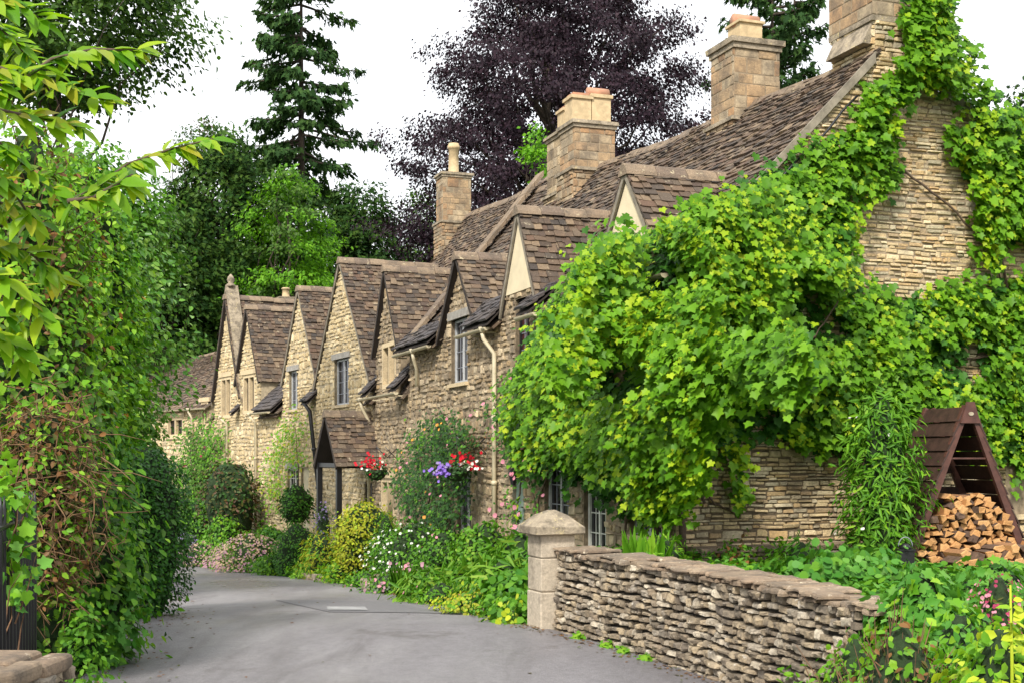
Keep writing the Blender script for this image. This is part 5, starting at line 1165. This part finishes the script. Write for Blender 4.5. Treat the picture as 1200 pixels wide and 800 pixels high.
for i, (x, Y, lab) in enumerate(((566,17.2,'strappy light green lily clump behind the lime flowers'),(590,16.6,'strappy light green lily clump nearest the pier'),(540,18.2,'strappy light green lily clump in front of the rose'),(612,17.6,'strappy lily clump against the wall by the green door'))):
    shrub('lily_clump', lab, 'plant', P_(x, Y), dome(.5, .42), 330, .26, [L['mid'], L['blade']], 'lance', .45, .45, .05, None, .5, droop=.25, up_=.6)
mound('grassy yellow-green clump of narrow leaves in mid bed', 503, 17.9, .5, .55, 500, .2, [L['mid'], L['blade']], 'lance', mi=.5); blades('narrow green blades with pink flowers at the road edge', 480, 19.2, .45, .5, 260, L['mid'], flowers=(26,.05,[L['pink'], L['mauve']]))
mound('pink flowered geranium mound at the road edge', 455, 20.6, .55, .4, 700, .06, [L['mid'], L['grey']], flowers=(60,.05,[L['pink'], L['mauve']]))
mound('green geranium mound in front of the grassy clump', 517, 17.2, .45, .4, 600, .06, [L['mid'], L['honey']], flowers=(16,.04,[L['pink']]))
mound('clump of white daisies in front of the climbing rose', 482, 22.0, .75, .85, 1100, .07, [L['mid'], L['rose']], flowers=(150,.045,[L['white']]))
mound('white daisies at the right of the golden shrub', 452, 23.6, .4, .7, 500, .07, [L['mid'], L['rose']], flowers=(60,.045,[L['white']]))
mound('green bushy plant under the climbing rose', 520, 20.6, .6, .75, 900, .07, [L['mid'], L['rose']], flowers=(10,.05,[L['pink']]))
mound('green bushy plant at the foot of the cream downpipe', 568, 19.4, .6, .75, 800, .08, [L['mid'], L['blade']])
shrub('golden_shrub', 'rounded golden-yellow shrub in front of the porch', 'shrub', P_(427,24.8), [(0,.42),(.4,.62),(.85,.62),(1.15,.4),(1.32,.12)], 5200, .07, [L['gold'], L['lime']], 'ovate', .35, .7, .06, clump=3)
mound('green feathery plant right of the golden shrub', 452, 24.2, .35, .95, 700, .08, [L['mid'], L['honey']], 'lance')
mound('yellow-green feathery clump left of the golden shrub', 375, 26.8, .5, .95, 900, .12, [L['honey'], L['gold']], 'lance', mi=.5)
mound('yellow-green low plant at the road edge below the golden shrub', 400, 24.9, .5, .4, 600, .08, [L['honey'], L['lime']])
mound('low green edging plant by the kerb stones', 428, 22.9, .5, .28, 500, .06, [L['mid'], L['honey']])
mound('fine green cushion at the road edge under the feathery clump', 366, 27.0, .55, .35, 500, .07, [L['honey'], L['mid']])
shrub('box_ball', 'dense dark green rounded bush left of the feathery clump', 'shrub', P_(347,29), dome(.62,1.1), 2600, .06, [L['hedge'], L['mid']], 'ovate', .2, .9, .03)
TB_ = shrub('topiary_ball', 'small round bay ball in front of the low window', 'shrub', P_(347,33.2)+up*.95, [(0,.25),(.2,.42),(.55,.45),(.8,.3),(.95,.1)], 1300, .08, [L['hedge'], L['yew']], 'ovate', .3, .9, .03)
mb = MB(); q = P_(347,33.2); mb.tube([q-up*.1, q+up*1.1], .03, 6); mb.build('stem', M['bark'], TB_)
mound('mauve-pink feathery flowering clump, largest in the bed', 293, 31.6, .95, .95, 1100, .09, [L['mid'], L['brown']], 'lance', flowers=(1500,.045,[L['mauve'], L['beige'], L['beige']]))
mound('mauve-pink seed heads at the far road edge', 243, 36.8, .8, .75, 700, .09, [L['mid'], L['brown']], 'lance', flowers=(800,.05,[L['mauve'], L['beige']]))
mound('dull pink low plant at the road edge below the mauve clump', 262, 34.4, .5, .5, 500, .08, [L['mid'], L['grey']], flowers=(240,.06,[L['mauve']]))
mound('green low plant right of the mauve clump', 322, 29.4, .6, .5, 700, .09, [L['mid'], L['honey']])
mound('green plant with a few mauve heads at the edge', 300, 31.0, .5, .35, 500, .08, [L['mid'], L['grey']], flowers=(60,.05,[L['mauve']]))
mound('purple lavender clump at the far left of the bed', 214, 38.4, .6, 1.0, 700, .12, [L['grey'], L['lav']], 'lance', flowers=(500,.05,[L['lav']]))
mound('bushy green plant behind the mauve clump', 262, 37.0, .8, 1.3, 1100, .11, [L['mid'], L['honey']])
mound('green bushy plant behind the lavender', 232, 39.6, .8, 1.9, 1200, .12, [L['mid'], L['midtree']])
mound('tall green bush at the far bend of the road', 207, 41.5, .9, 2.3, 1300, .13, [L['midtree'], L['mid']], name='bush')
shrub('bronze_shrub', 'dark bronze-leaved shrub below the coped gable', 'shrub', P_(270,38.6), [(0,.5),(.8,.7),(1.6,.9),(2.3,.85),(2.8,.4)], 2400, .12, [L['bronze'], L['rose']], 'ovate', .3, .8, .06)
mound('round green plant left of the low door', 312, 34.5, .5, .9, 700, .1, [L['mid'], L['honey']])
mound('bushy plant between bronze shrub and bay ball', 320, 33, .5, .8, 700, .09, [L['hedge'], L['mid']])
mound('purple flowered spike plant at the black downpipe', 380, 29.5, .25, 1.25, 300, .1, [L['mid'], L['lav']], 'lance', flowers=(90,.05,[L['lav']]))
# behind the dry stone wall and round the log store
blades('fresh yellow-green shoots below the vine at the cottage corner', 757, 14.2, .35, .5, 60, L['honey'], 'shoots', wid=2); mound('leafy green shoots behind the wall under the vine', 775, 14.3, .4, .45, 400, .08, [L['honey'], L['mid']], 'lance')
mound('small green tuft on the ledge below the gable, nearest the corner', 862, 14.9, .22, .35, 200, .07, [L['mid'], L['brown']], core=0); mound('small yellow-green tuft against the gable right of the first tuft', 910, 15.2, .16, .32, 130, .07, [L['honey'], L['mid']], core=0)
shrub('buddleia', 'tall leafy green shrub between the gable wall and the log store', 'shrub', P_(1034,15.1), [(0,.35),(.4,.42),(.9,.44),(1.4,.4),(1.8,.28),(2.05,.1)], 3600, .13, [L['mid'], L['honey']], 'lance', .3, .7, .08, (12,.04,[L['lime'], L['white']]), .5)
mound('low leafy ground plant before the log store', 1010, 13.6, .6, .3, 700, .09, [L['ivy'], L['mid']], 'round'); mound('low leafy ground plant behind the end of the dry stone wall', 960, 13.2, .5, .3, 600, .09, [L['ivy'], L['mid']], 'round')
mound('fern-like plant behind the wall by the ledge', 938, 14.2, .3, .4, 260, .1, [L['mid'], L['ivy']], 'lance')
# right foreground
def near(label, x, Y, z0, r, h, n, size, mats, shape='ovate', flowers=None, mi=.3, name='leafy_plant', **k): return shrub(name, label, 'plant', pt(x, Y, z0), dome(r, h), n, size, mats, shape, mi, .7, .04, flowers, .6, **k)
near('mound of pale green ivy leaves at the end of the dry stone wall', 1082, 7.7, .1, .4, .92, 1900, .075, [L['ivy'], L['honey']], 'vine')
near('low ivy spreading behind the foreground flowers', 1165, 9.4, .3, .55, .65, 1200, .075, [L['ivy'], L['mid']], 'vine')
near('plant with crimson-pink flower sprays below the log pile', 1170, 8.2, .35, .22, .62, 500, .06, [L['mid'], L['brown']], 'lance', flowers=(420,.022,[L['pink'], L['crimson']]))
near('reddish-stemmed shrub in front of the wall end', 1055, 6.5, 0, .36, .88, 1500, .05, [L['honey'], L['brown']], 'ovate', mi=.35, twigs=420)
near('weedy green plant low in front of the wall end', 1000, 7.3, 0, .25, .7, 700, .05, [L['honey'], L['mid']], 'ovate', mi=.4, twigs=50)
near('bright green shrub in the bottom right corner', 1175, 5.6, 0, .38, .98, 2300, .06, [L['honey'], L['lime']], 'ovate', mi=.3)
near('green filler plant between the ivy and the bright corner shrub', 1125, 7.2, 0, .4, .85, 1900, .065, [L['ivy'], L['honey']], 'ovate')
SP = thing('sapling', pt(1187,5.2,.5), 'single upright yellow-green sprout at the right edge', 'plant'); mb = MB(); a = pt(1187,5.2,.4); mb.tube([a, pt(1186,5.2,.9), pt(1184,5.2,1.22)], [.008,.007,.004], 6); mb.build('stem', L['lime'], SP)
l_ = LB(); n = 26; f = RS.uniform(.4,1,n); P = np.array(a[:])+np.array([0,0,.82])*f[:,None]; l_.add('ovate', P, unit(n)*.5+np.array([0,-.4,.8]), unit(n)*np.array([1,1,.3])+np.array([0,0,.2]), RS.uniform(.04,.07,n)); l_.build('leaves', L['lime'], SP)
# little weeds along the wall foot, and ground cover
for k, (x, Y) in enumerate(((727,11.6),(690,12.2),(748,11.3),(775,10.9))):
    q = pt(x, Y); X = q.x; 
    l_ = LB(); n = 60; wx = [w3(a, .02, .06) for a in np.linspace(0, WT, 60)]; q = min(wx, key=lambda p: abs(p.y-Y)); P = np.array(q[:])+RS.randn(n,3)*np.array([.03,.06,.02]); l_.add('ovate', P, np.array([-.3,-.3,.9])+unit(n)*.4, unit(n), RS.uniform(.03,.06,n)); l_.add_mb(core_mesh(q, [(-.02,.07),(.02,.05),(.04,.01)], 1), 0)
    o = l_.build('weed', L['honey'], None, q); tag(o, 'tiny green weed rooted at the foot of the dry stone wall', 'weed', 'weeds at the wall foot')
def scatter(name, label, cat, region, n, size, mats, shape='ovate', h=.08):
    l_ = LB(); P = []
    while len(P) < n:
        Y = rnd.uniform(region[0], region[1]); X = edge_x(R_EDGE, Y)+rnd.uniform(region[2], region[3])
        P.append((X, Y, ground_z(X, Y)+rnd.uniform(0, h)))
    l_.add(shape, P, np.array([0,0,.9])+unit(n)*.6, unit(n)+np.array([0,0,.3]), RS.uniform(size*.6,size*1.3,n), RS.randint(0,len(mats),n)); o = l_.build(name, mats); tag(o, label, cat, kind='stuff'); return o
scatter('ground_cover', 'low green leaves filling the flower bed between the larger plants', 'ground cover', (13.6, 42, .15, 2.6), 22000, .08, [L['mid'], L['honey'], L['ivy']], 'ovate', .22)
scatter('garden_ground_cover', 'leafy ground cover of the raised garden behind the dry stone wall', 'ground cover', (9, 15.3, .7, 6.5), 9000, .08, [L['ivy'], L['mid']], 'round', .12)
scatter('foreground_ground_cover', 'leafy growth covering the ground at the bottom right', 'ground cover', (4.5, 8.8, .2, 3.5), 5000, .08, [L['mid'], L['honey']], 'ovate', .3)
# fallen leaves and grit along the road edges
l_ = LB(); P = []
for _ in range(1100):
    Y = rnd.uniform(8, 22); e = rnd.random(); X = edge_x(R_EDGE, Y)-abs(rnd.gauss(0,.12)) if e < .6 else edge_x(L_EDGE, Y)+abs(rnd.gauss(0,.3)); P.append((X, Y, on_road(X, Y)+.006))
for _ in range(60):
    Y = rnd.uniform(9, 22); X = rnd.uniform(edge_x(L_EDGE,Y), edge_x(R_EDGE,Y)); P.append((X, Y, on_road(X, Y)+.005))
n = len(P); l_.add('ovate', P, np.array([0,0,1])+unit(n)*.2, unit(n)*np.array([1,1,.05]), RS.uniform(.02,.05,n)); tag(l_.build('fallen_leaves', L['brown']), 'brown fallen leaves and litter scattered along both road edges', 'fallen leaves', kind='stuff')
